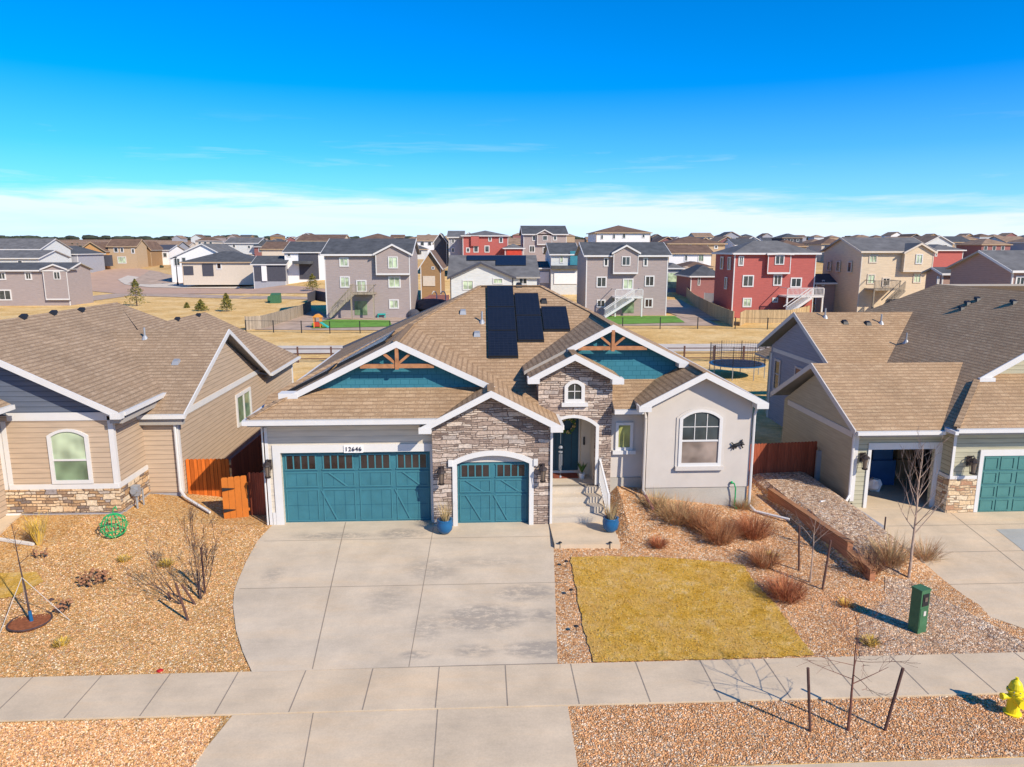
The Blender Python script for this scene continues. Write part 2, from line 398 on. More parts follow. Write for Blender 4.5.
siding('siding_navy', (.13, .15, .19)); siding('siding_rear_grey', (.27, .265, .30), .12, .9); siding('siding_tan_side', (.53, .40, .28))
siding('siding_taupe', (.375, .31, .285), .2, .8); siding('siding_red', (.46, .12, .10), .2, .8); siding('siding_beige', (.68, .54, .37), .2, .85)
siding('siding_mauve', (.38, .25, .21), .2, .8); siding('siding_pale', (.62, .63, .60), .2, .85); siding('siding_brown', (.35, .21, .10), .2, .8)
siding('siding_teal', (.05, .24, .30), .16, .6)
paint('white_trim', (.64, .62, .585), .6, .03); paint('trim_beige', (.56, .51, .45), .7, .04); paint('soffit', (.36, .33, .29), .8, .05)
paint('white_wall', (.78, .76, .73), .8, .05); paint('dark_wall', (.07, .07, .085), .8, .1); paint('grey_wall', (.34, .34, .36), .8, .08)
paint('cream_wall', (.62, .53, .42), .8, .06); paint('orange_wall', (.6, .32, .12), .8, .1); paint('tan_wall', (.46, .33, .2), .8, .08)
paint('teal_paint', (.042, .165, .20), .55, .12, 2.0); paint('teal_line', (.016, .10, .145), .6, .05); paint('teal_light', (.052, .19, .225), .55, .05)
paint('door_green', (.075, .21, .19), .6, .08); paint('entry_teal', (.015, .07, .105), .45, .05)
paint('timber', (.42, .19, .085), .8, .25, 5)
m, t, b = nt('shake_teal', .8, .2)
vec, u, z, p = planar(t); br = N(t, 'ShaderNodeTexBrick'); t.links.new(vec, br.inputs['Vector']); br.inputs['Scale'].default_value = 1
br.inputs['Brick Width'].default_value = .3; br.inputs['Row Height'].default_value = .17; br.inputs['Mortar Size'].default_value = .009
br.inputs['Color1'].default_value = (.038, .17, .22, 1); br.inputs['Color2'].default_value = (.043, .19, .245, 1); br.inputs['Mortar'].default_value = (.02, .12, .16, 1)
t.links.new(br.outputs['Color'], b.inputs['Base Color'])
boards('fence_orange', (.56, .13, .018), .14, .3); boards('fence_red_shaded', (.30, .075, .035), .14, .2); boards('fence_tan', (.46, .34, .19), .15, .2); boards('fence_grey', (.33, .27, .2), .15, .2)  # the darker red boards carry the shade between the houses in their colour
paint('gate_orange', (.52, .15, .02), .8, .1, 2); boards('retaining_wood', (.46, .20, .10), .16, .12, 1, .7); paint('retaining_top', (.36, .17, .08), .85, .2, 3)
glass('glass_dark', (.05, .06, .06)); glass('glass_curtain', (.42, .50, .33)); glass('glass_green', (.17, .24, .14)); glass('glass_brown', (.03, .02, .018)); glass('glass_yellow', (.35, .36, .12))
glass('glass_blind', (.28, .22, .18))
m, t, b = nt('solar', .22, .5)
vec, u, z, p = planar(t); br = N(t, 'ShaderNodeTexBrick'); t.links.new(vec, br.inputs['Vector']); br.offset = 0
br.inputs['Scale'].default_value = 1; br.inputs['Brick Width'].default_value = .17; br.inputs['Row Height'].default_value = .075; br.inputs['Mortar Size'].default_value = .004
br.inputs['Color1'].default_value = (.010, .012, .018, 1); br.inputs['Color2'].default_value = (.012, .014, .021, 1); br.inputs['Mortar'].default_value = (.022, .025, .033, 1)
t.links.new(br.outputs['Color'], b.inputs['Base Color'])
paint('black_metal', (.02, .02, .022), .5, .1); paint('dark_bronze', (.04, .03, .028), .5, .1); paint('grey_metal', (.35, .36, .37), .5, .1, metal=.3); paint('green_box', (.055, .15, .07), .5, .15, 4)
paint('hydrant_yellow', (.85, .66, .02), .45, .05); paint('pot_blue', (.015, .11, .25), .25, .1); paint('dry_grass', (.52, .38, .18), .9, .25, 8); paint('yellow_grass', (.72, .47, .07), .9, .2, 8)
paint('bark_grey', (.25, .19, .15), .9, .3, 10); paint('bark_dark', (.075, .05, .05), .9, .3, 10); paint('bark_pale', (.46, .33, .24), .9, .2, 10); paint('bark_red', (.19, .08, .055), .9, .25, 10)
paint('stake_brown', (.12, .06, .045), .85, .25, 10); paint('twig_rust', (.50, .20, .08), .9, .35, 8); paint('twig_tan', (.56, .31, .15), .9, .3, 8); paint('twig_red', (.46, .15, .065), .9, .3, 8)
paint('pine', (.09, .10, .025), .9, .4, 4); paint('pine_yellow', (.28, .22, .04), .9, .3, 4); paint('hose_green', (.02, .38, .12), .5, .1); paint('mulch', (.28, .09, .035), .95, .3, 12)
paint('far_tree', (.045, .055, .035), .95, .4, .05); paint('toy_orange', (.7, .3, .05), .5); paint('toy_red', (.55, .06, .03), .5); paint('toy_teal', (.03, .4, .35), .5)
paint('lamp_glass', (.16, .12, .09), .15); paint('doormat', (.22, .06, .035), .95, .2, 8); paint('net', (.1, .1, .11), .9); paint('blue_tarp', (.03, .10, .24), .5); paint('cardboard', (.38, .25, .14), .9, .2)
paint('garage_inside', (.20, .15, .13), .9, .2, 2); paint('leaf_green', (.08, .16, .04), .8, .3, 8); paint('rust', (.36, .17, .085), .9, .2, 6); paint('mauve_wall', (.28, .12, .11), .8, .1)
paint('purple_dark', (.02, .02, .045), .8); paint('pink_door', (.55, .45, .38), .8); paint('red_bit', (.55, .02, .02), .6)
# ------------------------------------------------------------------ ground sheets
def grid_cut(mb, xs, ys):
    pass
def drape(name, pts, mat, dz, step=.25, kind='structure', label=None, cat=None, hf=None, parent=None, maxcuts=400):
    b = bmesh.new()
    tr = tessellate_polygon([[Vector((p[0], p[1], 0)) for p in pts]])
    vs = [b.verts.new((p[0], p[1], 0)) for p in pts]
    for a in tr:
        try: b.faces.new([vs[i] for i in a])
        except ValueError: pass
    for ax in (0, 1):
        lo = min(p[ax] for p in pts); hi = max(p[ax] for p in pts)
        k = math.ceil(lo/step+1e-6)
        while k*step < hi:
            co = [0, 0, 0]; no = [0, 0, 0]; co[ax] = k*step; no[ax] = 1
            bmesh.ops.bisect_plane(b, geom=b.verts[:]+b.edges[:]+b.faces[:], plane_co=co, plane_no=no, dist=1e-5); k += 1
    hf = hf or ground
    for v in b.verts: v.co.z = hf(v.co.x, v.co.y)+dz
    for f in b.faces:
        f.normal_update()
        if f.normal.z < 0: f.normal_flip()
    me = bpy.data.meshes.new(name); b.to_mesh(me); b.free(); me.materials.append(M[mat])
    o = bpy.data.objects.new(name, me); C.objects.link(o); WL[o.name] = Vector((0, 0, 0))
    return tag(o, label, cat, None, kind)
def axis_pts(segs):
    out = []
    for a, b, st in segs:
        n = max(1, round((b-a)/st)); out += [a+(b-a)*i/n for i in range(n)]
    return out+[segs[-1][1]]
xs = axis_pts([(-4000, -1000, 300), (-1000, -200, 50), (-200, -60, 10), (-60, -24, 3), (-24, 26, .25), (26, 60, 2), (60, 200, 10), (200, 1000, 50), (1000, 4000, 300)])
ys = axis_pts([(-60, 4, 8), (4, 11, 1), (11, 30, .25), (30, 50, 1), (50, 130, 4), (130, 400, 10), (400, 1200, 40), (1200, 6000, 300)])
g = MB(); g.v = [Vector((x, y, ground(x, y))) for y in ys for x in xs]; nx = len(xs)
g.f = [[j*nx+i, j*nx+i+1, (j+1)*nx+i+1, (j+1)*nx+i] for j in range(len(ys)-1) for i in range(nx-1)]; g.m = [0]*len(g.f)
g.build('ground', M['field'], kind='structure', fix=False)
# yard gravel, draped on the ground
drape('gravel_bed', [(-15.3, 15.02), (-4.9, 15.02), (-5.4, 16), (-6.3, 18.2), (-6.7, 20), (-6.85, 22), (-7.0, 23), (-7.1, 27), (-15.3, 27)], 'gravel_left', .015)
drape('gravel_bed', [(1.65, 15.03), (20, 15.03), (16, 22), (13.35, 22), (13.3, 30), (4.2, 30), (2.1, 22.5)], 'gravel_right', .015)
drape('river_rock_bed', [(wall_x(19.2)+.1, 19.2), (11.9, 18.6), (12.6, 19.5), (13.05, 21), (13.3, 23.7), (13.25, 30), (10.3, 30), (10.55, 25)], 'river_rock', .03)
drape('river_rock_bed', [(8.9, 15.05), (13.4, 15.05), (12.6, 17.1), (12.1, 18.4), (11.5, 18.6), (10.9, 17.5), (9.7, 16.6)], 'river_rock', .03)
drape('parkway_gravel', [(-16, 11.62), (-5.5, 11.62), (-5.18, 13.5), (-16, 13.5)], 'gravel_left', .015)
drape('parkway_gravel', [(1.66, 11.62), (18, 11.62), (18, 13.5), (1.72, 13.5)], 'gravel_right', .015)
lawn = [Vector((p_.x, max(15.06, p_.y))) for p_ in (ong(x, y) for x, y in ((570, 558), (576, 590), (585, 635), (593, 664), (660, 663), (740, 661), (815, 657), (800, 640), (775, 605), (755, 585), (743, 566), (700, 561), (640, 558)))]
rl = []; rnl = random.Random(2)
for i_, a_ in enumerate(lawn):
    b_ = lawn[(i_+1) % len(lawn)]; n_ = max(1, int((b_-a_).length/.12)); q_ = (b_-a_).normalized(); q_ = Vector((-q_.y, q_.x))
    for k_ in range(n_):
        p_ = a_.lerp(b_, k_/n_)+q_*rnl.uniform(-.03, .03); rl.append(Vector((p_.x, max(15.045, p_.y))))
drape('lawn', rl, 'dry_lawn', .045)
drape('lawn', [(-15.3, 17.4), (-12.5, 18.2), (-12.1, 18.9), (-12.6, 19.4), (-15.3, 19.3)], 'dry_lawn', .045)
# sidewalk, driveway, apron, walk: solid slabs with joints
def slab_from(pts, hf, th): 
    mb = MB(); mb.slab([Vector((p[0], p[1], hf(p[0], p[1]))) for p in pts], th, 0, 0); return mb
side = MB(); side.box(-26, 30, 13.52, 15.03, -.6, -.405); side.build('sidewalk', M['walk_concrete'], kind='structure')
j = MB(); 
for k in range(-17, 21): j.box(-1.02+1.52*k-.012, -1.02+1.52*k+.012, 13.53, 15.02, -.5, -.401)
j.box(-5.2, 1.72, 15.035, 15.06, -.5, -.399)
j.build('sidewalk_joints', M['joint_dark'], kind='structure')
def drv(X, Y): return lerp(-.40, .0, clamp((Y-15.04)/7.2)) if Y < 22.24 else 0.0
dl = [atz(x, y, z) for x, y, z in ((252, 672, -.4), (243, 652, -.36), (236, 630, -.3), (233, 605, -.22), (234, 590, -.16), (238, 578, -.11), (246, 560, -.06), (257, 541, -.02))]
dpts = [(p.x, p.y) for p in dl]+[(-6.95, 23.3), (2.22, 23.3), (2.22, 21.0), (1.72, 15.06)]
drape('driveway', dpts, 'drive_concrete', 0, .5, hf=drv)
def strip(name, pts, w, hf, mat='joint_dark', dz=.004):
    mb = MB()
    for (a, b) in zip(pts, pts[1:]):
        a, b = Vector(a), Vector(b); n = max(1, int((b-a).length/.5)); d = (b-a).normalized(); q = Vector((-d.y, d.x))*w/2
        for i in range(n):
            u, v = a+(b-a)*i/n, a+(b-a)*(i+1)/n
            mb.poly([Vector((r.x, r.y, hf(r.x, r.y)+dz)) for r in (u-q, v-q, v+q, u+q)])
    return mb
jm = strip('', [(-4.6, 23.0), (-3.92, 15.05)], .025, drv)
for a, b in (([(-1.62, 22.4), (-1.72, 15.05)]), ([(-6.9, 21.6), (2.25, 21.6)]), ([(-6.75, 18.7), (2.4, 18.7)])):
    k = strip('', [a, b], .018, drv); jm.add(k.v, k.f)
jm.build('driveway_joints', M['joint_dark'], kind='structure', fix=False)
ap = MB(); ap.slab([(-5.55, 11.62, -.428), (1.74, 11.62, -.428), (1.77, 13.5, -.422), (-5.2, 13.5, -.422)], .2, 0, 0); ap.build('driveway_apron', M['walk_concrete'], kind='structure')
apz = lambda X, Y: lerp(-.428, -.422, (Y-11.62)/1.88)
jm = strip('', [(-3.55, 13.5), (-3.35, 11.7)], .02, apz); k = strip('', [(-.97, 13.5), (-.95, 11.7)], .02, apz); jm.add(k.v, k.f)
jm.build('apron_joints', M['joint_dark'], kind='structure', fix=False)
kb = MB(); kb.box(-26, 30, 11.42, 11.6, -.75, -.44); kb.build('kerb', M['walk_concrete'], kind='structure')
st = MB(); st.box(-60, 60, 2, 11.41, -.9, -.575); st.build('road', M['asphalt'], kind='structure')
# entry walk
w = MB(); w.slab([(2.23, 20.78, .035), (4.28, 20.72, .035), (4.32, 22.0, .035), (4.15, 22.6, .035), (2.23, 22.6, .035)], .2, 0, 0); w.build('entry_walk', M['walk_concrete'], kind='structure')
# right hand driveway
rd = [atz(x, y, z) for x, y, z in ((887, 532, -.2), (905, 552, -.27), (928, 578, -.32), (958, 604, -.36), (990, 618, -.39), (1024, 630, -.41))]
rpts = [(p.x, p.y) for p in rd]+[(16, 15.05), (26, 15.05), (26, 23.9), (13.4, 23.9), (13.2, 22.6)]
rh = lambda X, Y: lerp(-.40, -.16, clamp((Y-15.04)/8))
drape('neighbour_driveway', rpts, 'walk_concrete', 0.0, .5, hf=rh)
jm = MB()
for a, b in (((13.6, 20.3), (26, 20.3)), ((13.0, 18.3), (26, 18.3)), ((16.6, 23.4), (15.4, 15.1)), ((13.7, 22.3), (26, 22.3))):
    k = strip('', [a, b], .022, rh); jm.add(k.v, k.f)
jm.build('neighbour_driveway_joints', M['joint_dark'], kind='structure', fix=False)
drape('grey_drive_patch', [(17.2, 21.9), (26, 21.9), (26, 18.4), (17.6, 18.4), (16.9, 20.2)], 'grey_drive', .006, .5, hf=rh)
# trails, streets
drape('trail', [(-140, 63.5), (90, 61.5), (90, 66.3), (-140, 68.5)], 'trail_concrete', .03, 2)
def pxdrape(name, px, mat, dz=.05, step=3):
    drape(name, [ong(x, y).to_2d() for x, y in px], mat, dz, step)
pxdrape('street', [(70, 281), (98, 271), (130, 267), (160, 272), (175, 278), (240, 283), (330, 290), (330, 295), (240, 294), (120, 294), (76, 290)], 'street', .08)
pxdrape('street_pavement', [(118, 280), (128, 276), (150, 279), (170, 280), (176, 284), (240, 287), (240, 289), (150, 288), (125, 285)], 'trail_concrete', .16)
pxdrape('dirt_lot', [(128, 284), (150, 271), (178, 277), (212, 280), (150, 285)], 'dirt_pale', .2)
pxdrape('side_path', [(75, 298), (130, 292), (250, 296), (330, 299), (330, 301), (240, 299), (130, 296), (78, 303)], 'dirt_pale', .06)
pxdrape('yard_dirt', [(255, 330), (268, 318), (312, 308), (330, 317), (418, 318), (425, 326), (420, 331)], 'dirt_pale', .05, 2)
pxdrape('yard_turf', [(312, 324), (330, 320), (390, 321), (392, 327), (312, 329)], 'turf', .09, 2)
pxdrape('yard_dirt', [(580, 316), (700, 316), (720, 326), (600, 326)], 'dirt_pale', .05, 2)
pxdrape('yard_turf', [(604, 316.5), (675, 316.5), (685, 323), (612, 325)], 'turf', .09, 2)
pxdrape('yard_dirt', [(600, 300), (680, 300), (735, 322), (690, 320), (665, 312)], 'dirt_pale', .07, 2)
pxdrape('yard_turf', [(748, 315), (785, 315), (788, 319), (748, 319)], 'turf', .09, 2)
# ------------------------------------------------------------------ building helpers
def mY(Y): return lambda u, v, w: (u, Y+w, v)           # wall facing the street
def mXr(X): return lambda u, v, w: (X-w, u, v)          # wall facing +X, u = Y
def mXl(X): return lambda u, v, w: (X+w, u, v)
def rect(u0, u1, v0, v1): return [(u0, v0), (u1, v0), (u1, v1), (u0, v1)]
def arch(u0, u1, v0, v1, rise, n=10):                    # v1 = springing height
    c = (u0+u1)/2; a = (u1-u0)/2
    Rr = (a*a+rise*rise)/(2*rise); cy = v1+rise-Rr; th = math.asin(min(1, a/Rr))
    return [(u0, v0), (u1, v0)]+[(c+Rr*math.sin(th-2*th*i/n), cy+Rr*math.cos(th-2*th*i/n)) for i in range(n+1)]
def ring(outer, inner, mp, w0, w1):
    mb = MB(); n = len(outer)
    for i in range(n):
        k = (i+1) % n; a, b, c, d = outer[i], outer[k], inner[k], inner[i]
        mb.poly([mp(*a, w0), mp(*b, w0), mp(*c, w0), mp(*d, w0)]); mb.poly([mp(*a, w1), mp(*b, w1), mp(*b, w0), mp(*a, w0)])
        mb.poly([mp(*d, w0), mp(*c, w0), mp(*c, w1), mp(*d, w1)])
    return mb
def mbox(mb, mp, u0, u1, v0, v1, w0, w1):
    pts = [mp(u0, v0, w0), mp(u1, v0, w0), mp(u1, v1, w0), mp(u0, v1, w0)]; q = [mp(u0, v0, w1), mp(u1, v0, w1), mp(u1, v1, w1), mp(u0, v1, w1)]
    return mb.prism(pts, q)
def window(par, mp, u0, u1, v0, v1, rise=0, frame='white_trim', pane='glass_dark', fw=.08, grid=None, sill=None, proud=.05, lower=None, cols=0, rows=0, split=None):
    """frame proud of the wall, pane inside it, bars on the pane"""
    if rise: o = arch(u0, u1, v0, v1, rise); i = arch(u0+fw, u1-fw, v0+fw, v1, rise*(u1-u0-2*fw)/(u1-u0), 10)
    else: o = rect(u0, u1, v0, v1); i = rect(u0+fw, u1-fw, v0+fw, v1-fw)
    if rise: i = [(a, b-(fw*.35 if b > v1-.001 else 0)) for a, b in i]
    mb = ring(o, i, mp, -proud, .04)
    top = v1+rise-fw if rise else v1-fw
    if split is not None: mbox(mb, mp, u0+fw, u1-fw, split-.03, split+.03, -proud*.7, .0)
    if cols:
        lo = split if split is not None else v0+fw
        for k in range(1, cols):
            u = lerp(u0+fw, u1-fw, k/cols); mbox(mb, mp, u-.012, u+.012, lo, top-(.04 if rise else 0), -proud*.5, .0)
        for k in range(1, rows):
            v = lerp(lo, top, k/rows); mbox(mb, mp, u0+fw, u1-fw, v-.012, v+.012, -proud*.45, .0)
    f = mb.build('window', M[frame], par)
    pn = MB(); pn.poly([mp(a, b, -.012) for a, b in i]); pn.build('pane', M[pane], f, fix=False)
    if lower: q = MB(); q.poly([mp(a, b, -.016) for a, b in rect(u0+fw, u1-fw, v0+fw, split-.03)]); q.build('pane', M[lower], f, fix=False)
    if sill: s = MB(); mbox(s, mp, u0-.1, u1+.1, v0-.13, v0, -proud-.07, .02); s.build('sill', M[sill], f)
    return f
def fascia(mb, p, q, out, h=.2, t=.045, lift=.015):
    p, q, out = Vector(p), Vector(q), Vector(out); z = Vector((0, 0, 1))
    a = [p+z*lift+out*.004, q+z*lift+out*.004, q-z*h+out*.004, p-z*h+out*.004]
    return mb.prism(a, [v+out*t for v in a])
def downspout(par, pts, r=.045, mat='white_trim'):
    MB().tube(pts, r, 6).build('downspout', M[mat], par)
def vent_thing(parent, c, kind='box', mat='black_metal'):
    mb = MB(); c = Vector(c)
    if kind == 'box': mb.prism([c+Vector(v) for v in ((-.13, -.14, -.06), (.13, -.14, -.06), (.13, .14, .06), (-.13, .14, .06))], [c+Vector(v) for v in ((-.1, -.08, .08), (.1, -.08, .08), (.1, .12, .15), (-.1, .12, .15))])
    else:
        mb.cone(c-Vector((0, 0, .1)), c+Vector((0, 0, .42)), .04, .04, 8); mb.cone(c-Vector((0, 0, .08)), c+Vector((0, 0, .1)), .16, .06, 10)
    mb.build('roof_vent' if kind == 'box' else 'vent_pipe', M[mat], parent)
def lantern(par, c, s=1.0, name='wall_lamp'):
    c = Vector(c); mb = MB()
    mb.box(c.x-.06*s, c.x+.06*s, c.y-.02, c.y+.0, c.z-.12*s, c.z+.12*s); mb.tube([c+Vector((0, -.02, .08*s)), c+Vector((0, -.14*s, .16*s)), c+Vector((0, -.17*s, .1*s))], .018, 6)
    mb.lathe(c+Vector((0, -.17*s, 0)), [(.02, .12*s), (.10*s, .05*s), (.11*s, .02*s)], 8); mb.lathe(c+Vector((0, -.17*s, -.02)), [(.07*s, -.26*s), (.075*s, -.23*s), (.03*s, -.24*s)], 8)
    for a in range(4): mb.tube([c+Vector((.09*s*math.cos(a*1.57+.78), -.17*s+.09*s*math.sin(a*1.57+.78), .03*s)), c+Vector((.06*s*math.cos(a*1.57+.78), -.17*s+.06*s*math.sin(a*1.57+.78), -.25*s))], .01, 4)
    l = mb.build(name, M['dark_bronze'], par)
    MB().cone(c+Vector((0, -.17*s, -.24*s)), c+Vector((0, -.17*s, .02*s)), .045*s, .07*s, 8).build('lamp_glass', M['lamp_glass'], l)
def garage_door(par, mp, u0, u1, v1, mat='teal_paint', line='teal_line', win=4, panels=4, brace=True, winmat='glass_brown', v0=0.0, plain=False):
    mb = MB(); mbox(mb, mp, u0, u1, v0, v1, 0, .05); d = mb.build('garage_door', M[mat], par)
    wv0, wv1 = v0+(v1-v0)*.765, v0+(v1-v0)*.955
    tr = MB(); gl = MB(); dk = MB(); W = (u1-u0)/panels
    secs = [v0+(v1-v0)*k for k in (.0, .245, .49, .735, 1.0)]
    for v in secs[1:4]: mbox(dk, mp, u0, u1, v-.006, v+.006, -.004, .01)
    for p_ in range(panels):
        a, b2 = u0+W*p_+W*.06, u0+W*(p_+1)-W*.06
        if win:
            mbox(gl, mp, a+.05, b2-.05, wv0, wv1, -.012, .0)
            for k in range(win+1): u = lerp(a+.05, b2-.05, k/win); mbox(tr, mp, u-.02, u+.02, wv0, wv1, -.03, -.001)
            mbox(tr, mp, a, b2, wv1, wv1+.04, -.03, -.001); mbox(tr, mp, a, b2, wv0-.04, wv0, -.03, -.001)
        for lo, hi in ((v0+.05, secs[2]-.04), (secs[2]+.04, secs[3]-.04)) if not plain else [(secs[k]+.05, secs[k+1]-.05) for k in range(4)]:
            for q in ((a, b2),) if not plain else ((a, (a+b2)/2-.04), ((a+b2)/2+.04, b2)):
                mbox(tr, mp, q[0], q[0]+.035, lo, hi, -.022, -.001); mbox(tr, mp, q[1]-.035, q[1], lo, hi, -.022, -.001)
                mbox(tr, mp, q[0]+.035, q[1]-.035, hi-.035, hi, -.022, -.001); mbox(tr, mp, q[0]+.035, q[1]-.035, lo, lo+.035, -.022, -.001)
        if brace:
            for lo, hi in ((v0+.09, secs[2]-.08), (secs[2]+.08, secs[3]-.08)):
                for k in (1, 2): u = lerp(a, b2, k/3); mbox(dk, mp, u-.006, u+.006, lo, hi, -.004, .01)
            if p_ % 2 == 1 or panels == 2:
                lo, hi = secs[2]+.06, secs[3]-.06
                A, B = Vector(mp(lerp(a, b2, .2), hi, -.014)), Vector(mp(lerp(a, b2, .75), lo, -.014)); tr.beam(A, B, .04, .03, (0, 1, 0))
                lo, hi = v0+.08, secs[2]-.06
                A, B = Vector(mp(lerp(a, b2, -.05 if p_ > 0 else .2), hi, -.014)), Vector(mp(lerp(a, b2, .4 if p_ > 0 else .7), lo, -.014)); tr.beam(A, B, .04, .03, (0, 1, 0))
    if tr.v: tr.build('trim', M['teal_light' if mat == 'teal_paint' else mat], d)
    dk.build('panel_lines', M[line], d)
    if gl.v: gl.build('pane', M[winmat], d)
    return d
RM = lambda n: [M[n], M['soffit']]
# ------------------------------------------------------------------ MAIN HOUSE
hs = thing('house', 'tan stucco and stone house with teal garage doors and solar panels, centre of the photo', 'house', (1, 28, 0))
A = lambda Y: 3.77+.5*(Y-22.2)
A2 = lambda Y: 3.70+.5*(Y-23.5)
Lp = lambda X: 3.77+.5*(X+7.4)
Rp = lambda X: 7.45-.5*(X-2.6)
r = MB(); T = .16
r.slab([(-.04, 31, 7.45), (2.6, 31, 7.45), (9.3, 24.3, 4.10), (-7.3, 24.3, 4.10)], T)
r.slab([(-7.3, 24.3, 4.10), (1.95, 24.3, 4.10), (1.95, 23.5, 3.70), (-7.3, 23.5, 3.70)], T)
r.slab([(4.5, 24.3, 4.10), (9.2, 24.3, 4.10), (9.2, 23.5, 3.70), (4.5, 23.5, 3.70)], T)     # main front plane
xg = -2.75; zg = Lp(xg); yh = 31-(-.04-xg)
r.slab([(-.04, 31, 7.45), (xg, yh, zg), (xg, 23.2, zg), (-6.4, 23.2, Lp(-6.4)), (-7.4, 22.2, 3.77), (-7.4, 38.4, 3.77)], T-.01)  # left plane
G1R = lambda X: zg-.48*(X-xg)
r.slab([(xg, yh, zg), (xg, 23.2, zg), (.7, 23.2, G1R(.7)), (.7, 27, G1R(.7))], T-.02)
r.slab([(-7.4, 22.2, 3.77), (-1.3, 22.2, 3.77), (-.9, 22.62, A(22.62)), (0, 22.62, A(22.62)), (0, 23.66, A(23.66)), (-5.9, 23.66, A(23.66)), (-6.4, 23.2, A(23.2))], T-.03)       # garage skirt
zr = 4.64; G2 = lambda X: zr-.52*abs(X-.3)
r.slab([(.3, 22.12, zr), (.3, 25.6, zr), (-1.95, 25.6, G2(-1.95)), (-1.95, 22.12, G2(-1.95))], T-.04)
r.slab([(.3, 22.12, zr), (.3, 25.6, zr), (2.55, 25.6, G2(2.55)), (2.55, 22.12, G2(2.55))], T-.05)
zt = 5.58; GT = lambda X: zt-.52*abs(X-3.13)
r.slab([(3.13, 23.5, zt), (3.13, 27.4, zt), (1.6, 27.4, GT(1.6)), (1.6, 23.5, GT(1.6))], T-.04)
r.slab([(3.13, 23.5, zt), (3.13, 27.4, zt), (4.75, 27.4, GT(4.75)), (4.75, 23.5, GT(4.75))], T-.05)
x3 = 4.6; z3 = Rp(x3); G3L = lambda X: z3-.52*(x3-X)
r.slab([(x3, 29, z3), (x3, 24.6, z3), (1.5, 24.6, G3L(1.5)), (1.5, 29, G3L(1.5))], T-.03)
xb = 7.4; zb = Rp(xb); GB = lambda X: zb-.52*(xb-X)
r.slab([(2.6, 31, 7.45), (x3, 29, z3), (x3, 24.6, z3), (xb, 24.6, zb), (xb, 22.88, zb), (9.5, 22.88, Rp(9.5)), (9.5, 38.3, Rp(9.5))], T-.01)
r.slab([(xb, 24.62, zb), (xb, 22.88, zb), (5.25, 22.88, GB(5.25)), (5.25, 26.2, GB(5.25)), (xb, 26.2, zb)], T-.05)
r.slab([(-.04, 31, 7.45), (2.6, 31, 7.45), (9.5, 38.3, 3.9), (-7.4, 38.3, 3.9)], T-.02)
roof = r.build('roof', RM('shingle_main'), hs)
# ridge caps
rc = MB()
for a, b2 in (((-.04, 31, 7.47), (2.6, 31, 7.47)), ((xg, 23.2, zg+.01), (xg, yh, zg+.01)), ((x3, 24.6, z3+.01), (x3, 29, z3+.01)), ((.3, 22.14, zr+.01), (.3, 23.4, zr+.01)), ((3.13, 23.52, zt+.01), (3.13, 27, zt+.01)), ((xb, 22.9, zb+.01), (xb, 24.6, zb+.01)), ((xg, yh, zg+.01), (-.04, 31, 7.46)), ((2.6, 31, 7.46), (x3, 29, z3+.01)), ((-7.35, 22.25, 3.8), (-6.4, 23.2, 4.28))):
    rc.beam(a, b2, .22, .03)
each(rc, 'ridge_cap', M['shingle_main'], roof)
fa = MB()
def rake(a, b2, y): fascia(fa, (a[0], y, a[1]), (b2[0], y, b2[1]), (0, -1, 0), .2)
rake((-6.35, Lp(-6.35)), (xg, zg), 23.2); rake((xg, zg), (.45, G1R(.45)), 23.2)
rake((-1.95, G2(-1.95)), (.3, zr), 22.12); rake((.3, zr), (2.55, G2(2.55)), 22.12)
rake((1.6, GT(1.6)), (3.13, zt), 23.5); rake((3.13, zt), (4.75, GT(4.75)), 23.5)
rake((3.0, G3L(3.0)), (x3, z3), 24.6); rake((x3, z3), (7.25, Rp(7.25)), 24.6)
rake((5.25, GB(5.25)), (xb, zb), 22.88); rake((xb, zb), (9.5, Rp(9.5)), 22.88)
# boxed returns at the rake ends
for x0, x1, y, z in ((-6.62, -6.0, 23.13, 4.24), (-2.0, -1.6, 22.06, 3.30), (2.2, 2.6, 22.06, 3.30), (1.55, 1.95, 23.44, 4.62), (4.4, 4.8, 23.44, 4.58), (6.95, 7.3, 24.54, 4.95), (5.2, 5.62, 22.82, 3.76), (9.15, 9.55, 22.82, 3.83)):
    fa.box(x0, x1, y, y+.45, z-.02, z+.17)
each(fa, 'fascia', M['white_trim'], hs)
gu = MB()
gu.box(-7.5, -1.5, 22.07, 22.19, 3.60, 3.745); gu.box(-7.53, -7.41, 22.21, 38, 3.61, 3.742); gu.box(4.5, 5.5, 23.38, 23.5, 3.54, 3.68); gu.box(-1.5, -1.4, 22.07, 22.5, 3.6, 3.74)
gu.box(2.55, 2.66, 22.3, 25, 3.30, 3.45); gu.box(9.5, 9.62, 23, 38, 3.83, 3.97)
each(gu, 'gutter', M['white_trim'], hs)
sf = MB(); sf.box(-7.38, -1.62, 22.21, 22.89, 3.53, 3.59); sf.box(4.52, 5.6, 23.51, 23.99, 3.47, 3.53); each(sf, 'soffit', M['soffit'], hs)
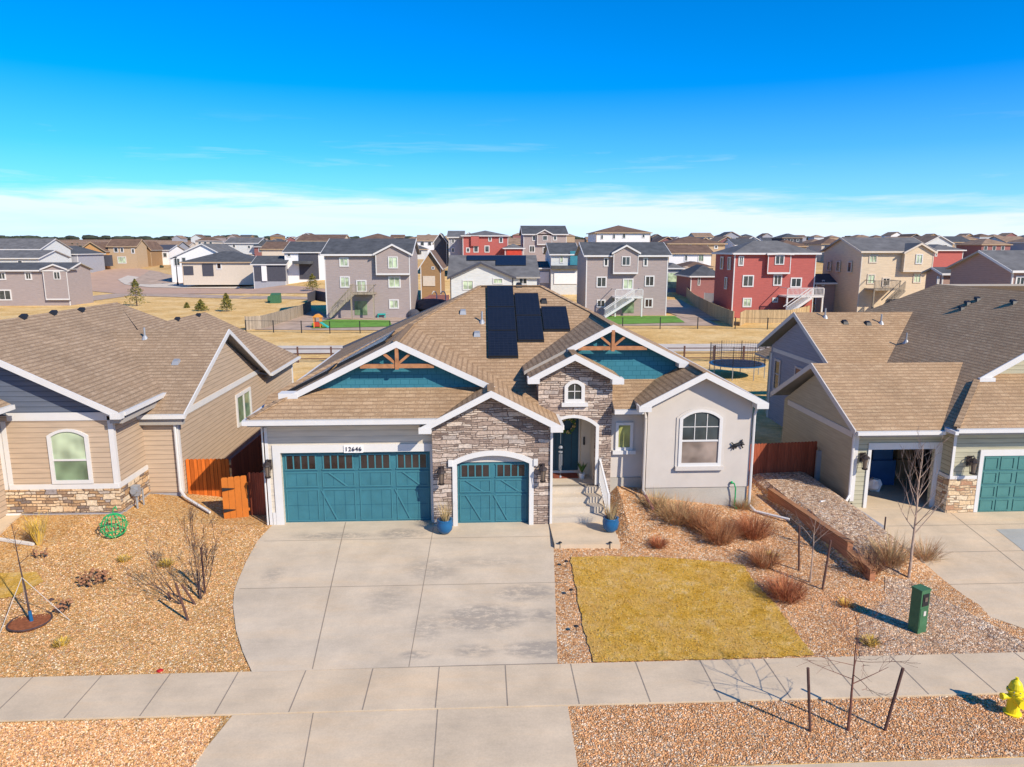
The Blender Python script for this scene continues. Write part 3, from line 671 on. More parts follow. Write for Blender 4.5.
# walls
wb = MB().wall(rect(-7.08, -1.6, -.15, 3.56), [rect(-6.6, -1.72, -.1, 2.48)], mY(22.9), .18)
wb.build('wall', M['garage_siding'], hs)
mb = MB(); mb.box(-7.08, -6.9, 23.09, 38, -.3, 3.7); mb.box(9.02, 9.2, 23.5, 38, -.3, 3.9); mb.box(-7.0, 9.1, 37.8, 38, -.3, 3.8)
mb.box(1.95, 2.23, 22.85, 25.0, -.1, 3.4); each(mb, 'side_wall', M['stucco'], hs)
og = [(-1.61, -.1), (2.24, -.1), (2.24, 3.43), (.3, 4.44), (-1.61, 3.45)]
wb = MB().wall(og, [arch(-.82, 1.55, -.05, 2.13, .28)], mY(22.55), .3); wb.build('stone_wall', M['stone_main'], hs)
mb = MB(); mb.box(-1.61, -1.50, 22.86, 23.1, -.1, 3.4); mb.build('wall', M['stucco'], hs)
mb = MB(); mb.box(-.82, 1.55, 22.72, 22.80, 2.13, 2.45); mb.build('arch_panel', M['trim_beige'], hs)
# arch trim of the small garage
o_ = arch(-.97, 1.70, -.06, 2.25, .33, 12); i_ = arch(-.82, 1.55, -.05, 2.13, .28, 12)
ring(o_, i_, mY(22.55), -.05, .0).build('arch_trim', M['white_trim'], hs)
mb = MB(); mbox(mb, mY(22.55), -1.10, -.96, 2.06, 2.28, -.07, 0); mbox(mb, mY(22.55), 1.69, 1.83, 2.06, 2.28, -.09, 0)
each(mb, 'arch_block', M['white_trim'], hs)
garage_door(hs, mY(22.76), -.82, 1.55, 2.12, win=4, panels=2)
# big garage
garage_door(hs, mY(23.06), -6.6, -1.72, 2.44, win=4, panels=4)
mb = MB(); mbox(mb, mY(22.9), -6.85, -6.6, -.1, 2.48, -.04, 0); mbox(mb, mY(22.9), -6.85, -1.62, 2.48, 2.74, -.04, 0); mbox(mb, mY(22.9), -7.08, -6.98, -.1, 3.33, -.03, 0)
mbox(mb, mY(22.9), -1.70, -1.62, -.1, 2.48, -.04, 0)
each(mb, 'door_trim', M['white_trim'], hs)
mb = MB(); mbox(mb, mY(22.9), -6.96, -6.86, -.1, .42, -.03, 0); mb.build('downspout', M['white_trim'], hs)
# house number 12646
def text_mesh(txt, size, loc, mat, par, name, depth=.006):
    cu = bpy.data.curves.new(name, 'FONT'); cu.body = txt; cu.size = size; cu.extrude = depth; cu.align_x = 'CENTER'; cu.align_y = 'CENTER'; cu.offset = .002; cu.space_character = 1.12
    ob = bpy.data.objects.new(name, cu); C.objects.link(ob)
    dg = bpy.context.evaluated_depsgraph_get(); me = bpy.data.meshes.new_from_object(ob.evaluated_get(dg)); bpy.data.objects.remove(ob)
    for v in me.vertices: x, y, z = v.co; v.co = Vector((x, -z, y))+Vector(loc)-WL[par.name]
    me.materials.clear(); me.materials.append(M[mat]); o = bpy.data.objects.new(name, me); C.objects.link(o); o.parent = par; WL[o.name] = WL[par.name]; return o
mb = MB(); mbox(mb, mY(22.86), -4.52, -3.90, 2.47, 2.72, -.03, 0); npl = mb.build('number_plate', M['white_wall'], hs)
text_mesh('12646', .2, (-4.21, 22.81, 2.595), 'purple_dark', npl, 'house_number')
# tower and entry
og = [(1.95, .0), (4.5, .0), (4.5, 4.62), (3.15, 5.38), (1.95, 4.7)]
tw = MB().wall(og, [arch(2.35, 3.95, .05, 3.0, .32), arch(2.98, 3.38, 3.93, 4.3, .14, 8)], mY(23.9), .3); tw.build('stone_wall', M['stone_main'], hs)
mb = MB(); mb.box(4.3, 4.5, 24.2, 25.4, 0, 4.4); mb.box(1.95, 2.1, 24.2, 26, 0, 4.4); mb.box(3.97, 4.12, 24.2, 25.6, .6, 3.6); each(mb, 'entry_wall', M['stucco'], hs)
mb = MB(); mb.box(2.1, 4.0, 25.5, 25.7, .6, 3.9); mb.box(2.1, 4.0, 24.25, 25.5, 3.5, 3.6); mb.box(3.62, 3.97, 25.15, 25.5, .6, 3.5); each(mb, 'entry_wall', M['garage_wall'], hs)
ring(arch(2.24, 4.06, .9, 3.06, .36, 12), arch(2.35, 3.95, .9, 3.0, .32, 12), mY(23.9), -.05, 0).build('arch_trim', M['white_trim'], hs)
window(hs, mY(23.9), 2.84, 3.54, 3.86, 4.44, .2, fw=.12, pane='glass_dark', cols=2, rows=2, sill='white_trim', proud=.06)
dr = MB(); mbox(dr, mY(25.46), 2.55, 3.56, .95, 3.2, -.05, 0); ed = dr.build('entry_door', M['entry_teal'], hs)
dl_ = MB()
for u in (2.72, 3.02, 3.3): mbox(dl_, mY(25.46), u, u+.012, 1.05, 3.1, -.056, -.05)
dl_.build('panel_lines', M['black_metal'], ed)
dt = MB(); mbox(dt, mY(25.46), 3.57, 3.66, .9, 3.3, -.07, 0); mbox(dt, mY(25.46), 2.45, 2.54, .9, 3.3, -.07, 0); mbox(dt, mY(25.46), 2.45, 3.66, .86, .95, -.12, 0); each(dt, 'door_trim', M['white_trim'], hs)
MB().box(3.70, 3.76, 25.1, 25.14, 2.0, 2.3).build('door_light', M['black_metal'], hs)
# steps
stp = MB(); ys_ = [22.55, 22.95, 23.35, 23.75]
for k, y in enumerate(ys_): stp.box(2.25, 4.16, y, 25.5 if k == 3 else ys_[k+1]+.0, -.05, .2125*(k+1)-.0)
stp.build('steps', M['step_concrete'], hs)
# white trim on the stone corner, handrail
mb = MB(); mbox(mb, mXr(2.24), 22.55, 22.75, -.05, 3.35, -.04, 0); mb.box(2.24, 2.32, 22.49, 22.56, -.05, 3.35); each(mb, 'corner_trim', M['white_trim'], hs)
hr = thing('handrail', 'white metal handrail with balusters on the right of the entry steps', 'handrail', (3.9, 22.6, .2))
pA, pB = Vector((4.2, 22.5, .06)), Vector((4.12, 23.86, .85)); up = Vector((0, 0, .95))
q = MB(); q.beam(pA+up, pB+up, .06, .06); q.beam(pA+Vector((0, 0, .15)), pB+Vector((0, 0, .15)), .04, .04); q.build('rail', M['white_trim'], hr)
q = MB(); q.box(4.16, 4.24, 22.42, 22.5, .0, 1.06); q.box(4.08, 4.16, 23.8, 23.88, .6, 1.85); each(q, 'post', M['white_trim'], hr)
q = MB()
for k in range(1, 12): a = pA.lerp(pB, k/12); q.beam(a+Vector((0, 0, .15)), a+up, .022, .022)
q.build('baluster', M['white_trim'], hr)
# recess wall with window
mb = MB().wall(rect(4.5, 5.62, 1.12, 3.6), [], mY(24.0), .15); mb.build('wall', M['stucco'], hs)
mb = MB(); mb.box(4.5, 5.62, 23.96, 24.1, -.2, 1.11); each(mb, 'foundation', M['foundation_concrete'], hs)
window(hs, mY(24.0), 4.66, 5.27, 2.12, 3.12, fw=.1, pane='glass_yellow', sill='white_trim', proud=.07)
# bay
ob = [(5.62, .95), (9.2, .95), (9.2, 3.92), (7.42, 4.86), (5.62, 3.93)]
MB().wall(ob, [], mY(23.3), .18).build('wall', M['stucco'], hs)
mb = MB(); mb.box(5.62, 5.8, 23.48, 24.2, .95, 3.9); each(mb, 'side_wall', M['stucco'], hs)
mb = MB(); mb.box(5.64, 9.18, 23.33, 23.6, -.5, .93); mb.box(5.64, 5.8, 23.6, 24.1, -.5, .93); each(mb, 'foundation', M['foundation_concrete'], hs)
window(hs, mY(23.3), 6.70, 8.18, 1.72, 3.42, .28, fw=.11, pane='glass_dark', lower='glass_blind', split=2.62, cols=3, rows=2, sill='trim_beige', proud=.06)
ring(arch(6.60, 8.28, 1.62, 3.44, .34, 10), arch(6.70, 8.18, 1.72, 3.42, .28, 10), mY(23.3), -.03, 0).build('window_surround', M['trim_beige'], hs)
# gable shake walls with timber trusses
for (xa, xp, xc, yw, zf, base, nm) in ((-6.0, xg, .45, 23.62, lambda X: min(Lp(X), G1R(X))-.2, 4.3, 0), (2.2, x3, 7.3, 25.0, lambda X: min(G3L(X), Rp(X))-.2, 4.2, 1)):
    pts = [(xa, base), (xc, base), (xc, max(base+.05, zf(xc))), (xp, zf(xp)), (xa, max(base+.05, zf(xa)))]
    MB().wall(pts, [], mY(yw), .15).build('gable_wall', M['shake_teal'], hs)
    tr = MB(); yt = yw-.40+.03; zt_ = zf(xp)
    zc = zt_-.62; hw = .62/.5*.97
    tr.beam((xp-hw, yt, zc), (xp+hw, yt, zc), .1, .13)
    tr.beam((xp, yt-.02, zc-.1), (xp, yt-.02, zt_+.02), .11, .13, (0, 1, 0)); tr.beam((xp, yt+.005, zc+.05), (xp-.42, yt+.005, zt_-.22), .08, .1, (0, 1, 0)); tr.beam((xp, yt+.005, zc+.05), (xp+.42, yt+.005, zt_-.22), .08, .1, (0, 1, 0))
    tr.build('timber_truss', M['timber'], hs)
# lamps
lantern(hs, (-6.97, 22.86, 2.1), 1.4); lantern(hs, (-1.32, 22.53, 1.9), 1.4); lantern(hs, (1.98, 22.53, 1.95), 1.4)
# downspouts
downspout(hs, [(5.55, 23.42, 3.6), (5.55, 23.3, 3.4), (5.52, 23.22, .9), (5.56, 23.0, .8)], .045, 'stucco'); MB().tube([(5.54, 23.1, .82), (5.66, 22.3, .56)], .05, 6).build('downspout', M['mauve_wall'], hs)
downspout(hs, [(9.3, 23.2, 3.8), (9.26, 23.25, 3.5), (9.26, 23.25, .3), (9.4, 23.0, .16), (10.3, 22.3, .12)])
downspout(hs, [(-7.14, 22.86, 3.5), (-7.14, 22.86, .0)], .03)
# roof fittings
def onA2(x, y):
    rr = ray(x, y); t_ = (3.70-11.75-H)/(rr[2]-.5*rr[1]); return Vector((rr[0]*t_, rr[1]*t_, H+rr[2]*t_))
for x, y, k, mt in ((463, 313, 'box', 'grey_metal'), (477, 335, 'box', 'grey_metal'), (482, 322, 'pipe', 'grey_metal'), (519, 286, 'box', 'black_metal'), (544, 302, 'box', 'black_metal')):
    vent_thing(roof, onA2(x, y), k, mt)
# solar panels: each a thing
def solar(corners, label):
    mb = MB(); n = Vector((0, -.447, .894)) if corners[0][1] != corners[1][1] or True else None
    cs = [Vector(c) for c in corners]; nn = (cs[1]-cs[0]).cross(cs[3]-cs[0]).normalized()
    if nn.z < 0: nn = -nn
    p_ = hs
    mb.prism([c+nn*.07 for c in cs], [c+nn*.105 for c in cs]); p_ = mb.build('solar_panel', M['black_metal'], hs, label)
    ce = sum(cs, Vector())/4; c2 = [ce+(c-ce)*.965 for c in cs]; MB().poly([c+nn*.108 for c in c2]).build('cells', M['solar'], p_, fix=False)
    MB().beam(cs[0]+nn*.03, cs[1]+nn*.03, .04, .06).build('rail', M['black_metal'], p_)
def sp_front(x0, x1, y0, y1, lab): solar([(x0, y0, A2(y0)), (x1, y0, A2(y0)), (x1, y1, A2(y1)), (x0, y1, A2(y1))], lab)
c1 = ['black solar panel at the bottom of the left column of three on the centre roof', 'middle black solar panel of the left column of three on the centre roof', 'black solar panel at the ridge, top of the left column of three on the centre roof']
for k in range(3): sp_front(.27, 1.38, 26.2+1.57*k, 26.2+1.57*k+1.54, c1[k])
c1 = ['lower black solar panel of the middle column of two on the centre roof', 'upper black solar panel of the middle column of two on the centre roof']
for k in range(2): sp_front(1.42, 2.42, 27.15+1.6*k, 27.15+1.6*k+1.57, c1[k])
sp_front(2.47, 3.5, 27.8, 29.35, 'single black solar panel at the right end of the array on the centre roof')
for k in range(4):
    X0, Y0 = (-6.9 if k < 2 else -5.0), 24.3+(k % 2)*1.8+(0 if k < 2 else .6)
    solar([(X0, Y0, Lp(X0)), (X0+1.7, Y0, Lp(X0+1.7)), (X0+1.7, Y0+1.7, Lp(X0+1.7)), (X0, Y0+1.7, Lp(X0))], 'dark solar panel seen edge on along the left slope of the centre roof, ' + ['low and nearest', 'low and farther back', 'upper and nearest', 'upper and farther back'][k])
# ------------------------------------------------------------------ LEFT HOUSE
lh = thing('house', 'tan clapboard house with stone skirt and brown roof left of the driveway', 'house', (-14, 30, .3))
r = MB()
F1R = lambda X: 3.95+.5*(-11.5-X)
LF = lambda Y: 3.40+.47*(Y-24.75)
r.slab([(-16.8, 22.6, F1R(-16.8)), (-11.5, 22.6, 3.95), (-11.5, 27, 3.95), (-16.8, 34, F1R(-16.8))], .15)
r.slab([(-16.8, 22.6, F1R(-16.8)), (-16.8, 34, F1R(-16.8)), (-22, 34, 4.0), (-22, 22.6, 4.0)], .14)
r.slab([(-16.8, 34, F1R(-16.8)-.02), (-13.6, 30.0, 4.95), (-10.6, 38, 3.05), (-22, 39.5, 3.9)], .13)
r.slab([(-20, 24.75, 3.40), (-10.38, 24.75, 3.40), (-10.38, 29.8, LF(29.8)), (-20, 29.8, LF(29.8))], .12)
r.slab([(-20, 29.8, LF(29.8)), (-10.38, 29.8, LF(29.8)), (-10.38, 35.2, 3.05), (-20, 35.2, 3.05)], .11)
LR = lambda X: 3.02+.5*(-10.36-X)
r.slab([(-10.36, 34.9, 3.02), (-10.36, 40.7, 3.02), (-15.4, 40.7, LR(-15.4)), (-15.4, 30, LR(-15.4)), (-14.5, 30.0, LR(-14.5))], .1)
r.slab([(-15.4, 30, LR(-15.4)), (-15.4, 40.7, LR(-15.4)), (-20, 40.7, 3.2), (-20, 30, 3.2)], .09)
lroof = r.build('roof', RM('shingle_left'), lh)
fa = MB()
fascia(fa, (-16.8, 22.6, F1R(-16.8)), (-11.5, 22.6, 3.95), (0, -1, 0), .2); fa.box(-11.75, -11.42, 22.54, 22.8, 3.74, 3.93)
fascia(fa, (-10.38, 24.75, 3.40), (-10.38, 29.8, LF(29.8)), (1, 0, 0), .18); fascia(fa, (-10.38, 29.8, LF(29.8)), (-10.38, 35.0, 3.07), (1, 0, 0), .18)
each(fa, 'fascia', M['white_trim'], lh)
gu = MB(); gu.box(-11.49, -11.38, 22.81, 26.4, 3.80, 3.93); gu.box(-12.0, -10.3, 24.62, 24.75, 3.24, 3.38); gu.box(-10.36, -10.24, 35.1, 40.7, 2.88, 3.0); each(gu, 'gutter', M['white_trim'], lh)
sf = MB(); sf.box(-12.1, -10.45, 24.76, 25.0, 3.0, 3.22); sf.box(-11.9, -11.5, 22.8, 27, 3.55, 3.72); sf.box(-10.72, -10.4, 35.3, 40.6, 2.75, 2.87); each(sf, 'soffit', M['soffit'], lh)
MB().wall([(-15.45, 1.42), (-11.93, 1.42), (-11.93, 3.78), (-15.45, 3.78)], [], mY(23.0), .15).build('wall', M['siding_left'], lh)
MB().wall([(-16.7, 3.79), (-11.98, 3.79), (-12.0, 4.0), (-16.7, 6.3)], [], mY(23.02), .15).build('gable_wall', M['siding_navy'], lh)
MB().wall(rect(23.15, 25.1, 1.42, 3.8), [], mXr(-11.93), .15).build('side_wall', M['siding_left'], lh)
MB().wall(rect(-11.93, -10.73, .45, 3.3), [], mY(25.0), .15).build('wall', M['siding_left'], lh)
MB().wall([(25.15, .35), (40.6, .35), (40.6, 2.9), (35.2, 2.9), (29.8, 5.45), (25.15, 3.28)], [], mXr(-10.73), .15).build('side_wall', M['siding_left'], lh)
mb = MB(); mbox(mb, mY(23.0), -15.2, -11.98, 3.62, 3.88, -.03, 0); mbox(mb, mY(23.0), -15.4, -11.93, 1.32, 1.48, -.05, 0); mbox(mb, mY(23.0), -12.07, -11.93, 1.48, 3.75, -.03, 0); mbox(mb, mY(23.0), -15.42, -15.28, 1.48, 3.6, -.03, 0)
mbox(mb, mXr(-11.93), 22.97, 25.0, 1.32, 1.48, -.05, 0); mbox(mb, mXr(-11.93), 22.97, 23.1, 1.48, 3.7, -.03, 0)
mbox(mb, mY(25.0), -10.86, -10.73, .45, 3.1, -.03, 0); mbox(mb, mXr(-10.73), 24.97, 25.1, .45, 3.2, -.03, 0)
mbox(mb, mXr(-10.73), 25.4, 34.8, 3.12, 3.34, -.03, 0); mbox(mb, mXr(-10.73), 40.4, 40.6, .4, 2.8, -.03, 0); each(mb, 'trim', M['white_trim'], lh)
MB().wall(rect(-15.6, -11.9, .52, 1.32), [], mY(22.94), .2).build('stone_skirt', M['stone_left'], lh)
MB().wall(rect(23.14, 25.0, .5, 1.32), [], mXr(-11.88), .2).build('stone_skirt', M['stone_left'], lh)
mb = MB(); mb.box(-15.4, -11.95, 22.99, 23.2, -.2, .51); mb.box(-12.1, -11.92, 23.2, 25.1, -.2, .49); mb.box(-11.93, -10.76, 25.04, 25.2, -.3, .44); mb.box(-10.9, -10.77, 25.2, 40, -.4, .34); each(mb, 'foundation', M['grey_wall'], lh)
window(lh, mY(23.0), -14.02, -12.72, 1.5, 3.12, .22, fw=.12, pane='glass_curtain', lower='glass_green', split=2.3, proud=.06)
window(lh, mXr(-10.73), 31.0, 33.0, 1.3, 2.75, 0, fw=.14, pane='glass_green', proud=.06)
mb = MB(); mbox(mb, mXr(-10.73), 31.96, 32.06, 1.4, 2.65, -.05, 0); mb.build('window_bar', M['white_trim'], lh)
downspout(lh, [(-10.68, 24.88, 3.2), (-10.78, 24.9, 3.0), (-10.78, 24.9, .55), (-10.5, 24.6, .4), (-9.3, 23.6, .2)], .05)
# projecting garage of the left house (mostly outside the frame)
r = MB(); GL = lambda X: 4.35+.5*(-14.55-X)
r.slab([(-14.7, 22.5, 4.28), (-14.7, 17.5, 4.28), (-18.5, 17.5, GL(-18.5)), (-18.5, 22.5, GL(-18.5))], .15); r.build('garage_roof', RM('shingle_left'), lh)
gu = MB(); gu.box(-14.7, -14.58, 17.5, 22.5, 4.12, 4.26); each(gu, 'gutter', M['white_trim'], lh)
mb = MB(); mb.box(-19, -15.55, 17.8, 23.0, .0, 4.15); mb.build('garage_wall', M['siding_tan_side'], lh)
mb = MB(); mbox(mb, mY(22.98), -15.6, -15.45, .7, 3.6, -.02, .1); each(mb, 'trim', M['white_trim'], lh)
def onpl(x, y, n, p0):
    rr = ray(x, y); n = Vector(n); o = Vector((0, 0, H)); t_ = n.dot(Vector(p0)-o)/n.dot(Vector(rr)); return o+Vector(rr)*t_
for x, y in ((23, 318), (53, 314), (81, 311)): vent_thing(lroof, onpl(x, y, (.5, 0, 1), (-11.5, 22.6, 3.95)))
for x, y in ((177, 320), (198, 316)): vent_thing(lroof, onpl(x, y, (.5, 0, 1), (-10.36, 34.9, 3.02)))
vent_thing(lroof, onpl(145, 338, (0, -.47, 1), (-12, 24.75, 3.4)), 'pipe', 'grey_metal'); vent_thing(lroof, onpl(176, 363, (0, -.47, 1), (-12, 24.75, 3.4)), 'box', 'grey_metal')
# ------------------------------------------------------------------ RIGHT HOUSE
rh_ = thing('house', 'sage and tan house with open garage and green garage door on the right', 'house', (19, 28, -.2))
RF = lambda Y: 2.88+.485*(Y-23.35)
ML = lambda X: 3.0+.58*(X-16.1)
RB = lambda Y: 3.75+.505*(Y-29.9)
R2 = lambda Y: 3.06+.5*(Y-22.85)
r = MB()
r.slab([(12.9, 23.35, 2.88), (16.75, 23.35, 2.88), (20.5, 27.0, RF(27.0)), (12.9, 27.0, RF(27.0))], .15)
r.slab([(12.9, 27.0, RF(27.0)), (20.5, 27.0, RF(27.0)), (20.5, 30.65, 2.75), (12.9, 30.65, 2.75)], .14)
r.slab([(15.3, 30.0, RB(30.0)), (23.5, 30.0, RB(30.0)), (23.5, 34.3, RB(34.3)), (15.3, 34.3, RB(34.3))], .13)
r.slab([(15.3, 34.3, RB(34.3)), (23.5, 34.3, RB(34.3)), (23.5, 38.6, 3.8), (15.3, 38.6, 3.8)], .12)
r.slab([(16.1, 22.9, 3.0), (18.3, 25.25, ML(18.3)), (23.4, 25.25, ML(23.4)), (23.4, 36, ML(23.4)), (16.1, 41, 3.0)], .11)
r.slab([(23.4, 36, ML(23.4)), (16.1, 41, 3.0), (32, 42, 3.0), (30, 36, ML(23.4))], .1)
r.slab([(23.4, 25.25, ML(23.4)), (23.4, 36, ML(23.4)), (30.7, 36, 3.0), (30.7, 25.25, 3.0)], .09)
r.slab([(16.1, 22.85, 3.06), (30, 22.85, 3.06), (30, 25.65, R2(25.65)), (18.7, 25.65, R2(25.65)), (18.3, 25.28, R2(25.28))], .1)
rroof = r.build('roof', RM('shingle_right'), rh_)
MB().wall([(18.6, 4.2), (23.4, 4.2), (23.4, 7.0)], [], mY(25.6), .1).build('gable_wall', M['siding_right'], rh_)
MB().beam((16.15, 22.92, 3.10), (18.3, 25.2, 4.29), .2, .03).build('ridge_cap', M['shingle_right'], rroof)
fa = MB(); 
fascia(fa, (12.9, 23.35, 2.88), (12.9, 27, RF(27)), (-1, 0, 0), .2); fascia(fa, (12.9, 27, RF(27)), (12.9, 30.65, 2.75), (-1, 0, 0), .2)
fascia(fa, (15.3, 30.0, RB(30.0)), (15.3, 34.3, RB(34.3)), (-1, 0, 0), .2); fascia(fa, (15.3, 34.3, RB(34.3)), (15.3, 38.6, 3.8), (-1, 0, 0), .2)
each(fa, 'fascia', M['trim_beige'], rh_)
fa = MB(); fascia(fa, (18.35, 25.25, ML(18.35)), (23.4, 25.25, ML(23.4)), (0, -1, 0), .24); fa.box(18.35, 18.95, 25.12, 25.24, 4.22, 4.36); each(fa, 'fascia', M['white_trim'], rh_)
gu = MB(); gu.box(12.9, 16.0, 23.22, 23.35, 2.74, 2.86); gu.box(16.1, 28, 22.72, 22.85, 2.92, 3.04); gu.box(15.98, 16.1, 22.72, 23.3, 2.86, 2.98); each(gu, 'gutter', M['white_trim'], rh_)
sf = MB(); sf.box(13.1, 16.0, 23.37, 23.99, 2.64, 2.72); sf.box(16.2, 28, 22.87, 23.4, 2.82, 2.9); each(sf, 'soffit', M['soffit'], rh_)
MB().wall(rect(13.23, 16.6, -.3, 2.7), [rect(13.86, 16.2, -.25, 2.02)], mY(24.0), .15).build('wall', M['siding_right'], rh_)
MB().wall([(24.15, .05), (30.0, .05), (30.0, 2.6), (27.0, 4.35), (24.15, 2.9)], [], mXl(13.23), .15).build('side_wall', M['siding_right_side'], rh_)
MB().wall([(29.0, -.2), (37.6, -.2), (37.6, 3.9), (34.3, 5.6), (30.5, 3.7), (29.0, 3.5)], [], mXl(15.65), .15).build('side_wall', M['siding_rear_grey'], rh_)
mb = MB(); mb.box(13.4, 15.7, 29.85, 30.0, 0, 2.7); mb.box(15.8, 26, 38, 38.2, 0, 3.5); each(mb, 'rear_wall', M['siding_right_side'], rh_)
mb = MB(); mbox(mb, mXl(13.23), 24.15, 29.6, 2.42, 2.64, -.03, 0); mbox(mb, mXl(15.65), 30.8, 37.3, 3.62, 3.82, -.03, 0); mbox(mb, mXl(15.65), 37.4, 37.6, -.2, 3.5, -.03, 0); each(mb, 'trim', M['trim_beige'], rh_)
mb = MB(); mbox(mb, mXl(13.23), 24.0, 30.0, -.4, .03, -.0, .12); each(mb, 'foundation', M['grey_wall'], rh_)
mb = MB(); mbox(mb, mY(24.0), 13.23, 13.37, .1, 2.55, -.03, 0); mbox(mb, mY(24.0), 13.74, 13.86, -.2, 2.02, -.04, 0); mbox(mb, mY(24.0), 16.2, 16.5, -.25, 2.02, -.04, 0); mbox(mb, mY(24.0), 13.74, 16.5, 2.02, 2.26, -.04, 0)
mbox(mb, mY(23.4), 16.42, 16.52, 1.2, 2.75, -.03, 0); mbox(mb, mY(23.4), 16.42, 17.40, 1.08, 1.2, -.04, 0); mbox(mb, mY(23.4), 17.42, 17.56, -.15, 1.92, -.05, 0); mbox(mb, mY(23.4), 17.42, 23, 1.92, 2.14, -.05, 0)
mbox(mb, mXl(16.42), 23.4, 24.0, 1.08, 1.2, -.03, 0); each(mb, 'trim', M['white_trim'], rh_)
MB().wall(rect(16.42, 24, 1.2, 2.88), [rect(17.56, 22.8, 1.1999, 1.92)] if False else [], mY(23.42), .02).build('wall', M['siding_right'], rh_)
mb = MB(); mbox(mb, mXl(16.44), 23.44, 24.0, 1.2, 2.7, 0, .1); each(mb, 'side_wall', M['siding_right'], rh_)
mb = MB(); mbox(mb, mY(23.36), 16.40, 17.42, -.3, 1.07, 0, .3); mbox(mb, mXl(16.38), 23.66, 24.1, -.3, 1.07, 0, .2); mb.build('stone_skirt', M['stone_right'], rh_)
garage_door(rh_, mY(23.38), 17.56, 22.4, 1.92, mat='door_green', line='teal_line', win=0, panels=4, brace=False, v0=-.15, plain=True)
# open garage interior
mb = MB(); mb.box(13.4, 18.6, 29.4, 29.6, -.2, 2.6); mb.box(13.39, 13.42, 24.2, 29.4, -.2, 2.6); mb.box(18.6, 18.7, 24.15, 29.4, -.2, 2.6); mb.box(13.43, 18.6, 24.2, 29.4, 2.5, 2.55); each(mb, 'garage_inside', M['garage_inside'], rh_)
mb = MB(); mb.box(13.43, 18.55, 23.9, 29.39, -.3, -.155); mb.build('garage_floor', M['walk_concrete'], rh_)
lantern(rh_, (13.53, 23.97, 1.75), 1.4); lantern(rh_, (17.05, 23.38, 1.75), 1.5)
window(rh_, mXl(15.65), 33.7, 34.5, 2.5, 3.3, fw=.1, pane='rust', frame='pink_door'); window(rh_, mXl(15.65), 36.2, 37.0, 1.6, 3.3, fw=.12, pane='glass_dark', frame='pink_door', split=2.5)
downspout(rh_, [(13.14, 23.85, 2.7), (13.14, 23.9, 2.4), (13.16, 23.9, .35), (12.9, 23.6, .25), (11.7, 23.1, .42)], .05)
for x, y, k, mt in ((825, 317, 'pipe', 'grey_metal'), (845, 323, 'box', 'black_metal'), (868, 324, 'box', 'black_metal'), (881, 323, 'pipe', 'grey_metal')):
    vent_thing(rroof, onpl(x, y, (0, -.505, 1), (16, 29.9, 3.75)), k, mt)
for x, y, k, mt in ((906, 342, 'pipe', 'grey_metal'), (962, 309, 'box', 'black_metal'), (978, 300, 'box', 'black_metal'), (1014, 303, 'box', 'black_metal'), (968, 304, 'box', 'black_metal')):
    vent_thing(rroof, onpl(x, y, (-.58, 0, 1), (16.1, 23, 3.0)), k, mt)
# meters on the side wall
mb = MB(); mb.box(13.1, 13.23, 27.2, 27.5, .9, 1.25); mb.tube([(13.15, 27.0, 1.0), (13.15, 27.0, .1)], .03); mb.box(13.05, 13.23, 26.3, 26.4, .1, 1.3); mb.build('meter', M['grey_metal'], rh_)
# things inside the open garage
MB().box(15.3, 16.3, 26.4, 27.4, -.155, .85).box(15.4, 16.2, 26.5, 27.3, .85, 1.6).build('storage_tote', M['blue_tarp'], None, 'blue tarp covered storage pile inside the open garage', 'tote')
MB().box(16.7, 17.5, 27.0, 28.0, -.155, .7).box(16.75, 17.4, 27.1, 27.8, .7, 1.2).build('cardboard_box', M['cardboard'], None, 'brown cardboard boxes stacked inside the open garage', 'box')
b_ = MB(); b_.blob((15.1, 25.7, .1), .28, 3); b_.build('grey_bag', M['white_wall'], None, 'white sack on the floor of the open garage', 'bag')
# ------------------------------------------------------------------ FRONT YARD
def G(x, y):
    p = ong(x, y); return Vector((p.x, p.y, ground(p.x, p.y)))
def pot(loc, label, seed):
    t_ = thing('potted_grass', label, 'planter', loc, 'blue pots of dry ornamental grass by the entry')
    MB().lathe(loc, [(.14, 0), (.24, .12), (.27, .34), (.24, .44), (.26, .47), (.21, .47), (.19, .40), (.0, .40)], 20).build('pot', M['pot_blue'], t_, smooth=True)
    rn = random.Random(seed); mb = MB(); c = Vector(loc)+Vector((0, 0, .4))
    for _ in range(130):
        a = rn.random()*6.28; rr = rn.random()*.14; l = .4+rn.random()*.35; sp = .25+rn.random()*.3
        b0 = c+Vector((math.cos(a)*rr, math.sin(a)*rr, 0)); e = b0+Vector((math.cos(a)*sp*l, math.sin(a)*sp*l, l)); s_ = Vector((-math.sin(a), math.cos(a), 0))*.008
        mb.poly([b0-s_, b0+s_, e])
    mb.build('grass', M['dry_grass'], t_, fix=False)
pot((-1.22, 21.95, .0), 'blue pot of dry grass between the two garage doors', 1)
pot((4.15, 21.75, .04), 'blue pot of dry grass at the foot of the entry steps', 2)
